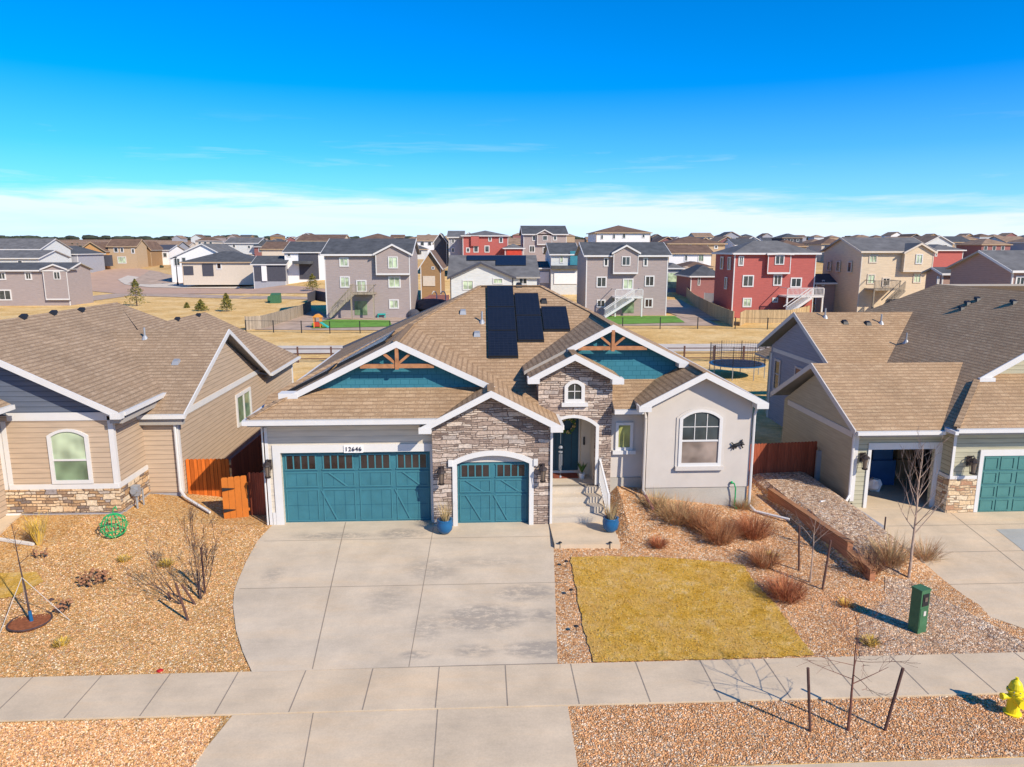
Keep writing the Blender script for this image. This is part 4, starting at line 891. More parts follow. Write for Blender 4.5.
def tuft(name, loc, rad, h, n, mat, seed, label, cat, group=None, flat=.5, wd=.006, mat2=None):
    rn = random.Random(seed); mb = MB(); c = Vector(loc); c.z -= .03
    for k in range(n):
        a = rn.random()*6.28; q = rn.random()**.6; el = lerp(1.35, flat, q*rn.uniform(.7, 1.1)); l = h*rn.uniform(.55, 1.1)
        b0 = c+Vector((math.cos(a), math.sin(a), 0))*rad*.35*rn.random()
        d = Vector((math.cos(a)*math.cos(el), math.sin(a)*math.cos(el), math.sin(el)))
        m_ = b0+d*l*.55+Vector((rn.uniform(-.05, .05), rn.uniform(-.05, .05), .04)); e = m_+d*l*.5+Vector((rn.uniform(-.1, .1)*l, rn.uniform(-.1, .1)*l, -.05*l))
        s_ = Vector((-math.sin(a+rn.uniform(-.7, .7)), math.cos(a+rn.uniform(-.7, .7)), rn.uniform(-.3, .3)))*wd
        mb.mi = 1 if (mat2 and rn.random() < .4) else 0
        mb.poly([b0-s_, b0+s_, m_+s_*.8, m_-s_*.8]); mb.poly([m_-s_*.8, m_+s_*.8, e])
        if rn.random() < .6:
            e2 = m_+Vector((rn.uniform(-1, 1), rn.uniform(-1, 1), rn.uniform(.1, 1))).normalized()*l*.35; mb.poly([m_-s_*.6, m_+s_*.6, e2])
    return mb.build(name, [M[mat], M[mat2 or mat]], None, label, cat, group, fix=False)
gb = 'dry shrubs in the gravel in front of the house'
for i, (x, y, rad, h, n, m1, m2, lab) in enumerate([
    (658, 547, .35, .45, 420, 'twig_red', 'twig_rust', 'small round rust red shrub at the left corner of the bay window bed'),
    (676, 521, .9, 1.0, 900, 'twig_tan', 'dry_grass', 'pale tan wispy shrub under the left half of the arched window'),
    (700, 528, .9, 1.0, 900, 'twig_tan', 'twig_rust', 'tan and rust bushy shrub under the middle of the arched window'),
    (718, 541, .8, .95, 1000, 'twig_rust', 'twig_tan', 'rust brown bushy shrub in front of the arched window, nearest the lawn corner'),
    (752, 536, .9, .9, 1000, 'twig_rust', 'twig_red', 'wide rust brown shrub at the right corner of the stucco bay'),
    (764, 566, .6, .75, 700, 'twig_rust', 'twig_tan', 'rust shrub beside the upper right corner of the lawn'),
    (786, 598, .85, .75, 900, 'twig_red', 'twig_rust', 'low reddish brown shrub spreading beside the right edge of the lawn'),
    (742, 508, .6, .7, 500, 'dry_grass', 'twig_tan', 'wispy straw coloured grass against the grey foundation below the green hose'),
    (846, 607, .25, .3, 180, 'twig_rust', 'yellow_grass', 'tiny orange tuft just left of the utility pedestal shadow'),
    (655, 508, .5, .8, 400, 'dry_grass', 'twig_tan', 'faint straw coloured grass in front of the bay foundation at its left end')]):
    tuft('dry_shrub', G(x, y), rad*1.15, h*.95, int(n*.85), m1, 20+i, lab, 'shrub', gb, .35, .006, m2)
for i, (x, y, rad, h, n, m1, m2, lab) in enumerate([
    (890, 563, .9, 1.0, 1000, 'twig_tan', 'dry_grass', 'large tan twiggy shrub at the base of the tall bare tree by the neighbour driveway'),
    (868, 572, .7, .8, 700, 'twig_tan', 'bark_red', 'tan twiggy shrub at the lower end of the brown retaining wall'),
    (925, 560, .6, .8, 500, 'twig_tan', 'dry_grass', 'thin tan shrub overhanging the neighbour driveway edge')]):
    tuft('dry_shrub', G(x, y), rad, h, int(n*.6), m1, 50+i, lab, 'shrub', 'tan shrubs by the neighbour driveway', .35, .006, m2)
for i, (x, y, h, lab) in enumerate([(39, 545, 1.0, 'upright bright yellow ornamental grass clump by the stone skirt'), (124, 561, .2, 'small yellow grass tuft between the green wire frame and the dead perennials'), (166, 566, .25, 'small yellow tuft behind the bare staked shrub'), (62, 645, .2, 'tiny pale tuft alone in the left gravel below the tree ring'),
                                    (870, 645, .25, 'yellowish tuft in the gravel below the utility pedestal, beside the sidewalk'), (770, 560, .3, 'yellowish tuft among the rust shrubs right of the lawn')]):
    tuft('grass_tuft', G(x, y), .12 if h > .5 else .3, h, 260, 'yellow_grass', 70+i, lab, 'grass tuft', 'yellow grass tufts in the gravel', 1.15 if h > .5 else .3, .01, 'dry_grass')
# clusters of dead flower heads
for x, y, rad, n, lab in ((96, 583, .42, 60, 'round cluster of dead brown sedum heads in the left gravel'), (62, 612, .28, 22, 'smaller sparse patch of dead brown sedum heads beside the tree ring'), (40, 559, .2, 12, 'little reddish dead plant below the yellow grass clump')):
    c = G(x, y); rn = random.Random(int(x)); mb = MB()
    p_ = thing('dead_perennial', lab, 'plant', c, 'dead perennials in the left gravel')
    stt = MB()
    for _ in range(n):
        a = rn.random()*6.28; q = rad*rn.random()**.5; e = c+Vector((math.cos(a)*q, math.sin(a)*q, .12+rn.random()*.18)); stt.cone(c+Vector((math.cos(a)*q*.6, math.sin(a)*q*.6, -.02)), e, .006, .005, 4, False)
        mb.blob(e, .028+rn.random()*.028, rn.random(), 6, 4, (1, 1, .6), .3)
    mb.build('flower_heads', M['rust'], p_); stt.build('stems', M['bark_dark'], p_)
# bare trees
def branch(mb, p, d, l, r, depth, rn, spread=.6, seg=3, up=.15, kids=(2, 3)):
    pts = [Vector(p)]; rs = [r]; d = Vector(d).normalized()
    for k in range(seg):
        d = (d+Vector((rn.uniform(-1, 1), rn.uniform(-1, 1), rn.uniform(-1, 1)))*.13+Vector((0, 0, up*.3))).normalized()
        pts.append(pts[-1]+d*l/seg); rs.append(max(.0025, r*(1-.6*(k+1)/seg)))
    mb.tube(pts, rs, 5 if r > .01 else 3)
    if depth > 0:
        for k in range(rn.randint(*kids)):
            t_ = rn.uniform(.3, 1.0); i = min(seg-1, int(t_*seg)); q = pts[i].lerp(pts[i+1], t_*seg-i)
            a = rn.random()*6.28; o_ = d.orthogonal().normalized(); o_ = (o_*math.cos(a)+d.cross(o_)*math.sin(a))
            branch(mb, q, d+o_*spread+Vector((0, 0, up)), l*rn.uniform(.5, .75), max(.0035, rs[i]*.6), depth-1, rn, spread, seg, up, kids)
def bare_tree(name, loc, h, r, label, mat, seed, n=12, lo=.35, bl=.5, depth=2, up=.5, lean=(0, 0), group=None, spread=.6):
    rn = random.Random(seed); t_ = thing(name, label, 'tree', loc, group); c = Vector(loc); mb = MB()
    pts = [c+Vector((lean[0]*k/8+rn.uniform(-.015, .015)*h*.3, lean[1]*k/8, h*k/8-.05)) for k in range(9)]; rs = [max(.004, r*(1-.88*k/8)) for k in range(9)]
    mb.tube(pts, rs, 8); mb.build('trunk', M[mat], t_)
    mb = MB()
    for k in range(n):
        f = lerp(lo, .97, k/n); i = min(7, int(f*8)); q = pts[i].lerp(pts[i+1], f*8-i); a = k*2.4+rn.uniform(-.4, .4)
        l = bl*(1-.65*(f-lo)/(1-lo))*rn.uniform(.8, 1.2); branch(mb, q, (math.cos(a), math.sin(a), up), l, max(.004, rs[i]*.5), depth, rn, spread, 3, up*.35)
    mb.build('branches', M[mat], t_); return t_
bare_tree('bare_tree', G(909, 578), 4.0, .045, 'tall slender bare tree with pale bark before the open garage', 'bark_pale', 3, 20, .34, 1.05, 2, 1.2, (.06, .1))
bare_tree('bare_tree', G(810, 583), 2.0, .03, 'young pale bare sapling between two dark stakes near the retaining wall', 'bark_pale', 5, 9, .62, .7, 1, .75)
bare_tree('bare_tree', atz(848, 731, -.45), 2.35, .034, 'bare reddish sapling in the parkway gravel between two stakes', 'bark_red', 11, 12, .46, .95, 2, .22, (.02, .05))
bare_tree('bare_tree', atz(716, 689, -.42)+Vector((0, 0, 0)), .4, .005, 'tiny twig poking up beside the sidewalk', 'bark_dark', 12, 3, .4, .2, 0, .5) if False else None
# stakes
def stake(p, q, label, group='wooden tree stakes'):
    mb = MB(); p = Vector(p); q = Vector(q); mb.cone(p-Vector((0, 0, .08)), q, .03, .03, 8); mb.build('tree_stake', M['stake_brown'], None, label, 'stake', group)
a = atz(810.6, 732, -.45); stake(a, atY(808, 668, a.y), 'brown wooden stake left of the parkway sapling')
a = atz(884, 731, -.45); stake(a, atY(903, 668, a.y), 'leaning brown wooden stake right of the parkway sapling')
a = G(799, 571); stake(a, a+Vector((-.1, 0, 1.4)), 'dark stake left of the pale sapling near the retaining wall')
a = G(822, 590); stake(a, a+Vector((.15, .05, 1.45)), 'dark stake right of the pale sapling near the retaining wall')
# staked bare multi stem shrub on the left
def multi(loc, label, seed, dirs, L, mat, group=None, depth=3, r=.014):
    rn = random.Random(seed); t_ = thing('bare_shrub', label, 'shrub', loc, group); mb = MB()
    for d in dirs: branch(mb, Vector(loc)-Vector((0, 0, .04)), d, L*rn.uniform(.8, 1.1), r, depth, rn, .32, 4, .12, (2, 3))
    mb.build('branches', M[mat], t_)
multi(G(200, 600), 'tall bare dark multi stem shrub in the left gravel', 4, [(.15, .2, 1), (-.3, .3, 1), (.1, .5, 1), (-.1, .3, 1.1), (.3, .2, 1), (-.3, .2, 1), (.0, .0, 1.2)], 1.2, 'bark_dark', None, 4)
multi(G(183, 605), 'bare dark shrub leaning left and low beside the taller one', 8, [(-1, .1, .7), (-.8, .3, .9), (-1, .3, .45), (-.6, .1, .7), (-.5, .5, 1)], 1.15, 'bark_dark')
for (x, y, dx, dz, lab) in ((189, 621, -.25, 1.05, 'short stake at the front of the bare shrubs in the left gravel, leaning left'), (197, 605, -.35, .6, 'stubby leaning stake in the middle of the bare shrubs in the left gravel'), (205, 594, .0, 1.35, 'upright stake at the right of the bare shrubs in the left gravel'), (171, 601, -.05, .25, 'very short stub stake at the left of the bare shrubs in the left gravel')):
    a = G(x, y); stake(a, a+Vector((dx, 0, dz)), lab, 'stakes round the bare shrubs')
# tree ring with staked sapling at far left
c = G(30, 623)
mb = MB(); mb.lathe(c, [(.0, .0), (.46, .0), (.48, .03), (.42, .05), (0, .06)], 28); mb.build('mulch_ring', M['mulch'], None, 'round rust coloured mulch ring around the guyed sapling', 'mulch ring')
mb = MB(); ring_pts = [c+Vector((.48*math.cos(k*.2244), .48*math.sin(k*.2244), .05)) for k in range(29)]; mb.tube(ring_pts, .022, 6); mb.build('edging_ring', M['bark_dark'], None, 'dark edging ring bordering the rust mulch', 'edging')
sp_ = bare_tree('bare_tree', c+Vector((.05, 0, .04)), 2.6, .03, 'guyed sapling with a purple wrapped foot in the mulch ring', 'bark_dark', 31, 7, .6, .5, 1, .7, (-.3, .2))
MB().cone(c+Vector((.05, 0, .0)), c+Vector((.01, .03, .32)), .045, .04, 8).build('trunk_wrap', M['pot_blue'], sp_)
gw = MB(); tp = c+Vector((-.1, .08, 1.2))
for a in (.1, 2.2, 4.4): e = c+Vector((.95*math.cos(a), .95*math.sin(a), 0)); e.z = ground(e.x, e.y); gw.tube([tp, e], .008, 4)
gw.build('guy_wire', M['trim_beige'], sp_)
# green wire garden frame
c = G(115, 537); gf = MB()
for k in range(5):
    a = k*math.pi/5; gf.tube([c+Vector((math.cos(a)*.36*math.sin(th)*1, math.sin(a)*.36*math.sin(th), .38-.38*math.cos(th))) for th in [i*math.pi/12 for i in range(25)]], .014, 5)
sp_pts = [c+Vector(((.40*math.sin(min(3.1, .35+i*.028)))*math.cos(i*.3), (.40*math.sin(min(3.1, .35+i*.028)))*math.sin(i*.3), .38-.36*math.cos(.35+i*.028))) for i in range(0, 95)]
gf.tube(sp_pts[::1], .012, 4); gf.tube([c+Vector((0, 0, .74)), c+Vector((.05, 0, .95)), c+Vector((.12, 0, 1.0)), c+Vector((.14, 0, .9))], .016, 5)
gf.build('wire_ornament', M['hose_green'], None, 'green spiral wire garden ornament in front of the stone skirt', 'garden ornament')
# utility meter on the stone skirt of the left house
mb = MB(); c = Vector((-11.7, 23.6, .55)); mb.box(c.x-.12, c.x+.12, c.y-.1, c.y+.1, c.z+.3, c.z+.65); mb.cone(c+Vector((0, -.2, .5)), c+Vector((0, -.1, .5)), .11, .11, 12); mb.tube([c+Vector((0, 0, .3)), c+Vector((0, 0, -.4))], .035); mb.tube([c+Vector((.05, .1, .5)), c+Vector((.05, .35, .4)), c+Vector((.05, .35, -.4))], .03)
mb.build('gas_meter', M['grey_metal'], None, 'grey gas meter at the corner of the stone skirt', 'meter')
# left drive edge: slab, white splash block, downspout extension
mb = MB(); mb.slab([tuple(G(0, 536)+Vector((-1.2, 0, .1))), tuple(G(0, 536)+Vector((0, 0, .1))), tuple(G(27, 512)+Vector((0, 0, .1))), tuple(G(20, 505)+Vector((0, 0, .1))), tuple(G(0, 505)+Vector((-1.5, 0, .1)))], .3, 0, 0); mb.build('left_driveway', M['walk_concrete'], kind='structure')
c = G(14, 514); mb = MB(); mb.box(c.x-.32, c.x+.32, c.y-.15, c.y+.1, c.z, c.z+.35); mb.box(c.x-.4, c.x+.36, c.y-.3, c.y-.15, c.z, c.z+.1); mb.cone(c+Vector((-.1, -.16, .22)), c+Vector((-.1, -.15, .22)), .03, .03, 8); mb.build('utility_box', M['white_wall'], None, 'low white utility box beside the far left driveway edge', 'utility box')
a = G(-20, 538); b2 = G(34, 546); mb = MB(); mb.beam(a+Vector((0, 0, .06)), b2+Vector((0, 0, .06)), .1, .07); mb.build('downspout_extension', M['white_trim'], None, 'white downspout extension lying on the left gravel', 'drain pipe')
c = G(160, 672); mb = MB(); mb.blob(c+Vector((0, 0, .03)), .06, 3, 8, 5, (1.3, 1, .6)); mb.build('landscape_flag', M['red_bit'], None, 'small red object lying at the edge of the sidewalk', 'litter')
c = G(52, 600); MB().blob(c, .07, 5, 8, 5, (1.3, 1, .7)).build('dark_rock', M['bark_dark'], None, 'small dark rock between the tree ring and the dead sedum', 'rock')
# path lights
for i, (x, y, lab) in enumerate(((560, 549, 'small black path light nearest the entry walk, at its left corner'), (610, 549, 'small black path light in front of the potted grass by the steps'), (566, 568, 'small black path light beside the driveway, second from the walk'), (571, 597, 'small black path light beside the driveway, third from the walk'), (576, 634, 'small black path light beside the driveway, nearest the sidewalk'))):
    c = G(x, y); mb = MB(); mb.cone(c-Vector((0, 0, .03)), c+Vector((0, 0, .22)), .01, .01, 6); mb.lathe(c+Vector((0, 0, .2)), [(.015, .05), (.06, .02), (.065, .01), (.02, 0)][::-1], 12); mb.build('path_light', M['black_metal'], None, lab, 'garden light', 'black path lights')
# utility pedestal
c = atz(917, 627, -.28); t_ = thing('utility_pedestal', 'green metal utility pedestal in the gravel by the neighbour driveway', 'utility box', c)
mb = MB()
import mathutils
def rot(v, a): return Vector((v[0]*math.cos(a)-v[1]*math.sin(a), v[0]*math.sin(a)+v[1]*math.cos(a), v[2]))
w_, d_ = .15, .14
bt = [c+rot((sx*w_, sy*d_, -.1), .35) for sx, sy in ((-1, -1), (1, -1), (1, 1), (-1, 1))]; tp = [c+rot((sx*w_*1.0, sy*d_, 1.02), .35) for sx, sy in ((-1, -1), (1, -1), (1, 1), (-1, 1))]
mb.prism(bt, tp); mb.build('cabinet', M['green_box'], t_)
cp = [c+rot((sx*w_*1.1, sy*d_*1.1, 1.022), .35) for sx, sy in ((-1, -1), (1, -1), (1, 1), (-1, 1))]; cq = [p+Vector((0, 0, .05)) for p in cp]; MB().prism(cp, cq).build('lid', M['green_box'], t_)
def onface(u0, u1, v0, v1, off, mat, nm):
    q = [c+rot((u, -d_-off, v), .35) for u, v in ((u0, v0), (u1, v0), (u1, v1), (u0, v1))]; q2 = [c+rot((u, -d_+.01, v), .35) for u, v in ((u0, v0), (u1, v0), (u1, v1), (u0, v1))]; MB().prism(q, q2).build(nm, M[mat], t_)
onface(-.1, .11, .64, .96, .012, 'black_metal', 'meter_window'); onface(-.04, .05, .76, .87, .025, 'lamp_glass', 'meter_face'); onface(-.13, .13, .06, .58, .01, 'green_box', 'door'); onface(-.03, .05, .38, .5, .02, 'trim_beige', 'label')
# hydrant
c = atz(1012, 714, -.45); t_ = thing('fire_hydrant', 'yellow fire hydrant in the parkway gravel at the right edge', 'hydrant', c)
MB().lathe(c, [(.15, -.05), (.17, .05), (.12, .06), (.12, .12), (.115, .5), (.16, .52), (.16, .56), (.125, .57), (.13, .62), (.10, .72), (.05, .78), (.03, .79), (.03, .84), (0, .84)], 18).build('barrel', M['hydrant_yellow'], t_, smooth=False)
mb = MB(); mb.cone(c+Vector((-.24, 0, .42)), c+Vector((.24, 0, .42)), .055, .055, 10); mb.cone(c+Vector((-.28, 0, .42)), c+Vector((-.23, 0, .42)), .07, .07, 8); mb.cone(c+Vector((.23, 0, .42)), c+Vector((.28, 0, .42)), .07, .07, 8); mb.cone(c+Vector((0, 0, .38)), c+Vector((0, -.22, .38)), .085, .085, 12); mb.cone(c+Vector((0, -.21, .38)), c+Vector((0, -.26, .38)), .1, .1, 8)
mb.build('nozzle', M['hydrant_yellow'], t_)
mb = MB()
for k in range(8): a = k*.785; mb.cone(c+Vector((.145*math.cos(a), .145*math.sin(a), .50)), c+Vector((.145*math.cos(a), .145*math.sin(a), .58)), .012, .012, 6)
mb.build('bolts', M['grey_metal'], t_)
# retaining wall
t_ = thing('retaining_wall', 'stepped brown timber retaining wall between the two right hand lots', 'wall', (10.8, 21, 0))
mb = MB(); tpm = MB()
ysr = [18.45, 19.75, 26.0]; tops = [.28, .52, .62]
for (ya, yb2, za, zb2) in ((18.45, 19.6, .10, .16), (19.6, 24.6, .42, .36)):
    xa, xb_ = wall_x(ya), wall_x(yb2)
    mb.prism([(xa, ya, -.5), (xa+.16, ya, -.5), (xb_+.16, yb2, -.5), (xb_, yb2, -.5)], [(xa, ya, za), (xa+.16, ya, za), (xb_+.16, yb2, zb2), (xb_, yb2, zb2)])
    tpm.prism([(xa-.02, ya-.01, za+.001), (xa+.18, ya-.01, za+.001), (xb_+.18, yb2, zb2+.001), (xb_-.02, yb2, zb2+.001)], [(xa-.02, ya-.01, za+.05), (xa+.18, ya-.01, za+.05), (xb_+.18, yb2, zb2+.05), (xb_-.02, yb2, zb2+.05)])
mb.build('timber_face', M['retaining_wood'], t_); tpm.build('timber_cap', M['retaining_top'], t_)
# wing wall at the neighbour garage
mb = MB(); mb.prism([(13.2, 24.0, -.5), (13.05, 24.0, -.5), (13.22, 21.9, -.5), (13.37, 21.9, -.5)], [(13.2, 24.0, .06), (13.05, 24.0, .06), (13.22, 21.9, -.02), (13.37, 21.9, -.02)])
mb.build('wing_wall', M['grey_wall'], None, 'low grey concrete wing wall beside the neighbour open garage', 'wall')
MB().cone((13.3, 21.8, -.3), (13.3, 21.8, .35), .025, .025, 6).build('marker_post', M['bark_dark'], None, 'short dark post at the end of the grey wing wall', 'post')
# fences by the main house
def fence_run(name, label, pts, h, mat, t=.03, group=None, posts=None, post_mat=None, rails=None, cat='fence', zf=None, dog=False, step=2.4):
    th = thing(name, label, cat, (pts[0][0], pts[0][1], ground(*pts[0][:2])), group); mb = MB(); pm = MB()
    zf = zf or ground
    for a, b in zip(pts, pts[1:]):
        a, b = Vector(a[:2]), Vector(b[:2]); L = (b-a).length; n = max(1, round(L/step)); d = (b-a)/L; q = Vector((-d.y, d.x))*t/2
        for i in range(n):
            u, v = a+(b-a)*i/n, a+(b-a)*(i+1)/n; zu, zv = zf(u.x, u.y), zf(v.x, v.y)
            B = [(u.x-q.x, u.y-q.y, zu), (v.x-q.x, v.y-q.y, zv), (v.x+q.x, v.y+q.y, zv), (u.x+q.x, u.y+q.y, zu)]
            if rails is None: mb.prism([Vector(p)-Vector((0, 0, .15)) for p in B], [Vector(p)+Vector((0, 0, h)) for p in B])
            else:
                for r_ in rails: mb.beam((u.x, u.y, zu+r_), (v.x, v.y, zv+r_), t, t)
            w2 = max(t, .05)*.7+.01
            pm.box(u.x-w2, u.x+w2, u.y-w2, u.y+w2, zu-.2, zu+h+.03)
    u = Vector(pts[-1][:2]); zu = zf(u.x, u.y); w2 = max(t, .05)*.7+.01; pm.box(u.x-w2, u.x+w2, u.y-w2, u.y+w2, zu-.2, zu+h+.03)
    mb.build('rails' if rails is not None else 'board_panel', M[mat], th); each(pm, 'post', M[post_mat or mat], th); return th
# picket topped fence: teeth along the top
def picket(name, label, a, b, z0, z1, mat, w=.14, group=None):
    a, b = Vector(a), Vector(b); L = (b-a).length; n = int(L/w); mb = MB(); d = (b-a)/L; q = Vector((-d.y, d.x, 0))*.012
    for i in range(n):
        u, v = a+d*(i*w+.004), a+d*((i+1)*w-.004); pts = []
        for (p, z) in ((u, z0), (v, z0), (v, z1-.03), (v-d*.03, z1), (u+d*.03, z1), (u, z1-.03)): pts.append(Vector((p.x, p.y, z)))
        mb.prism([p-q for p in pts], [p+q for p in pts])
    th = thing(name, label, 'fence', (a.x, a.y, z0), group); mb.build('pickets', M[mat], th)
    r_ = MB(); 
    for z in (z0+.3, z1-.3): r_.beam(a+q*3+Vector((0, 0, z)), b+q*3+Vector((0, 0, z)), .05, .09)
    r_.build('rails', M[mat], th); return th
picket('picket_fence', 'bright orange cedar fence joined to the left house corner', (-10.7, 25.35, 0), (-9.15, 25.35, 0), -.1, 1.58, 'fence_orange')
picket('picket_fence', 'dark shaded red fence between the orange gate and the white garage corner', (-8.0, 23.75, 0), (-7.12, 23.75, 0), -.1, 1.55, 'fence_red_shaded')
picket('picket_fence', 'shaded side fence running back from the orange gate between the two houses', (-9.1, 25.4, 0), (-9.0, 37, 0), -.1, 1.55, 'fence_red_shaded')
gt = picket('gate', 'bright orange cedar gate with black hinges, standing open', (-8.75, 23.35, 0), (-7.95, 23.62, 0), -.02, 1.5, 'gate_orange', .2); gt['category'] = 'gate'
h_ = MB(); 
for z in (.35, 1.1): h_.prism([(-8.72, 23.33, z-.06), (-8.72, 23.33, z+.06), (-8.35, 23.44, z)], [(-8.72, 23.30, z-.06), (-8.72, 23.30, z+.06), (-8.35, 23.41, z)])
h_.build('hinges', M['black_metal'], gt)
picket('picket_fence', 'dark red fence between the stucco bay and the tan wall of the right house', (9.4, 26.2, 0), (13.2, 26.6, 0), -.3, 1.62, 'fence_red_shaded')
# wall decor, hose, wreath, chime, mat, plant
c = Vector((8.72, 23.27, 2.45)); mb = MB()
mb.tube([c+Vector((-.24, -.02, -.08)), c+Vector((-.08, -.03, .0)), c+Vector((.1, -.03, .06)), c+Vector((.25, -.02, .02))], [.02, .06, .06, .02], 8)
for dx, dz, ex, ez in ((-.1, 0, -.2, .1), (-.06, 0, -.14, -.15), (.1, .05, .2, -.1), (.1, .05, .17, .2), (.0, .02, -.05, -.12)): mb.tube([c+Vector((dx, -.03, dz)), c+Vector((ex, -.02, ez))], .022, 6)
mb.blob(c+Vector((.13, -.03, .08)), .07, 2); mb.build('wall_ornament', M['black_metal'], None, 'dark metal lizard shaped ornament on the stucco bay wall', 'wall ornament')
mb = MB(); mb.tube([(8.62, 23.22, 1.1), (8.66, 23.16, 1.12), (8.72, 23.16, .95), (8.74, 23.2, .6), (8.72, 23.2, .3), (8.78, 23.1, .22)], .022, 6); mb.blob((8.6, 23.24, 1.12), .05, 2); mb.build('garden_hose', M['hose_green'], None, 'green hose hanging from the tap on the bay foundation', 'hose')
c = Vector((3.12, 25.3, 2.72)); mb = MB(); rn = random.Random(4)
for k in range(90):
    a = rn.random()*6.28; q = .27+rn.uniform(-.06, .06); mb.mi = rn.randint(0, 1); e = c+Vector((math.cos(a)*q, rn.uniform(-.06, .0), math.sin(a)*q)); mb.blob(e, .045, k, 5, 4, (1, .6, 1), .3)
mb.build('wreath', [M['leaf_green'], M['dry_grass']], None, 'round green and straw wreath hanging on the teal entry door', 'wreath')
c = Vector((2.62, 22.9, 2.05)); mb = MB(); mb.tube([c+Vector((0, 0, 1.0)), c+Vector((0, 0, .62))], .006, 4); mb.blob(c+Vector((0, 0, .5)), .07, 5, 8, 6, (1, 1, .8), .1); mb.cone(c+Vector((0, 0, .36)), c+Vector((0, 0, .33)), .07, .07, 12)
for k in range(5): mb.cone(c+Vector((.05*math.cos(k*1.256), .05*math.sin(k*1.256), .28)), c+Vector((.05*math.cos(k*1.256), .05*math.sin(k*1.256), -.12-.05*k)), .008, .008, 6)
mb.tube([c+Vector((0, 0, .33)), c+Vector((0, 0, -.5))], .004, 4); mb.blob(c+Vector((0, 0, -.52)), .04, 2); mb.build('wind_chime', M['grey_metal'], None, 'silver and aqua wind chime hanging beside the entry', 'wind chime')
MB().box(2.6, 3.5, 24.75, 25.3, .855, .88).build('doormat', M['doormat'], None, 'red brown doormat in front of the entry door', 'doormat')
pl = thing('potted_plant', 'small green potted plant on the right of the porch', 'plant', (3.62, 24.75, .85)); MB().lathe((3.62, 24.75, .85), [(.09, 0), (.12, .2), (.1, .2), (0, .18)], 12).build('pot', M['white_wall'], pl)
mb = MB()
for k in range(60): a = rn.random()*6.28; l = .15+rn.random()*.3; b0 = Vector((3.62, 24.75, 1.03)); e = b0+Vector((math.cos(a)*l*.5, math.sin(a)*l*.5, l)); s_ = Vector((-math.sin(a), math.cos(a), 0))*.025; mb.poly([b0, b0.lerp(e, .6)+s_, e, b0.lerp(e, .6)-s_])
mb.build('foliage', M['leaf_green'], pl, fix=False)
# grass blades over the lawn (uncountable)
from mathutils.geometry import intersect_point_tri_2d
rn = random.Random(9); mb = MB(); lt = tessellate_polygon([[Vector((p[0], p[1], 0)) for p in lawn]]); fl = lawn
for _ in range(9000):
    x = rn.uniform(1.9, 8.4); y = rn.uniform(15.07, 20.9)
    if not any(intersect_point_tri_2d(Vector((x, y)), *[Vector(fl[i]) for i in a]) for a in lt): continue
    z = ground(x, y)+.045; a = rn.random()*6.28; h_ = rn.uniform(.015, .05); w_ = .014
    mb.mi = rn.choice((0, 0, 0, 0, 1, 2)); mb.poly([(x-w_*math.cos(a), y-w_*math.sin(a), z), (x+w_*math.cos(a), y+w_*math.sin(a), z), (x+rn.uniform(-.03, .03), y+rn.uniform(-.03, .03), z+h_)])
mb.build('lawn_blades', [M['dry_lawn'], M['yellow_grass'], M['dry_grass']], None, 'short dry yellow lawn grass right of the driveway', 'grass', kind='stuff', fix=False)
# loose stones on the gravel beds (uncountable)
gst = [paint('pebble_a', (.76, .44, .20), .9), paint('pebble_b', (.60, .30, .12), .9), paint('pebble_c', (.82, .62, .40), .9), paint('pebble_d', (.40, .21, .13), .9)]
gsr = [paint('pebble_e', (.76, .41, .18), .9), paint('pebble_f', (.58, .27, .11), .9), paint('pebble_g', (.84, .62, .42), .9), paint('pebble_h', (.38, .26, .16), .9)]
def stones(n, regs, lab, seed, gst=gst):
    rn = random.Random(seed); mb = MB()
    for _ in range(n):
        x0, x1, y0, y1, chk = rn.choice(regs); x = rn.uniform(x0, x1); y = rn.uniform(y0, y1)
        if not chk(x, y): continue
        z = ground(x, y)+.02; s_ = rn.uniform(.010, .024); mb.mi = rn.choice((0, 0, 1, 1, 2, 3)); a = rn.random()*6.28; dx, dy = math.cos(a)*s_, math.sin(a)*s_
        mb.add([(x+dx*1.3, y+dy*1.3, z), (x-dy, y+dx, z), (x-dx*1.3, y-dy*1.3, z), (x+dy, y-dx, z), (x+rn.uniform(-.3, .3)*s_, y, z+s_*1.0)], [(0, 1, 4), (1, 2, 4), (2, 3, 4), (3, 0, 4)])
    mb.build('loose_gravel', gst, None, lab, 'gravel', kind='stuff', fix=False)
inlawn = lambda x, y: not any(intersect_point_tri_2d(Vector((x, y)), *[Vector(fl[i]) for i in a]) for a in lt)
stones(30000, [(-13, -5.1, 15.1, 22.8, lambda x, y: x < pw([(15.1, -5.15), (16.7, -6.1), (18, -6.6), (20, -6.95), (23, -7.1)], y)), (-11, -5.4, 11.7, 13.45, lambda x, y: True)], 'orange tan loose gravel over the left hand beds', 5)
stones(30000, [(2.4, 11, 15.1, 23, lambda x, y: inlawn(x, y) and not (x < 4.5 and y > 20.6)), (1.9, 12, 11.7, 13.45, lambda x, y: True), (9, 12.5, 15.1, 18, lambda x, y: True)], 'pink brown loose gravel over the right hand beds', 6, gsr)
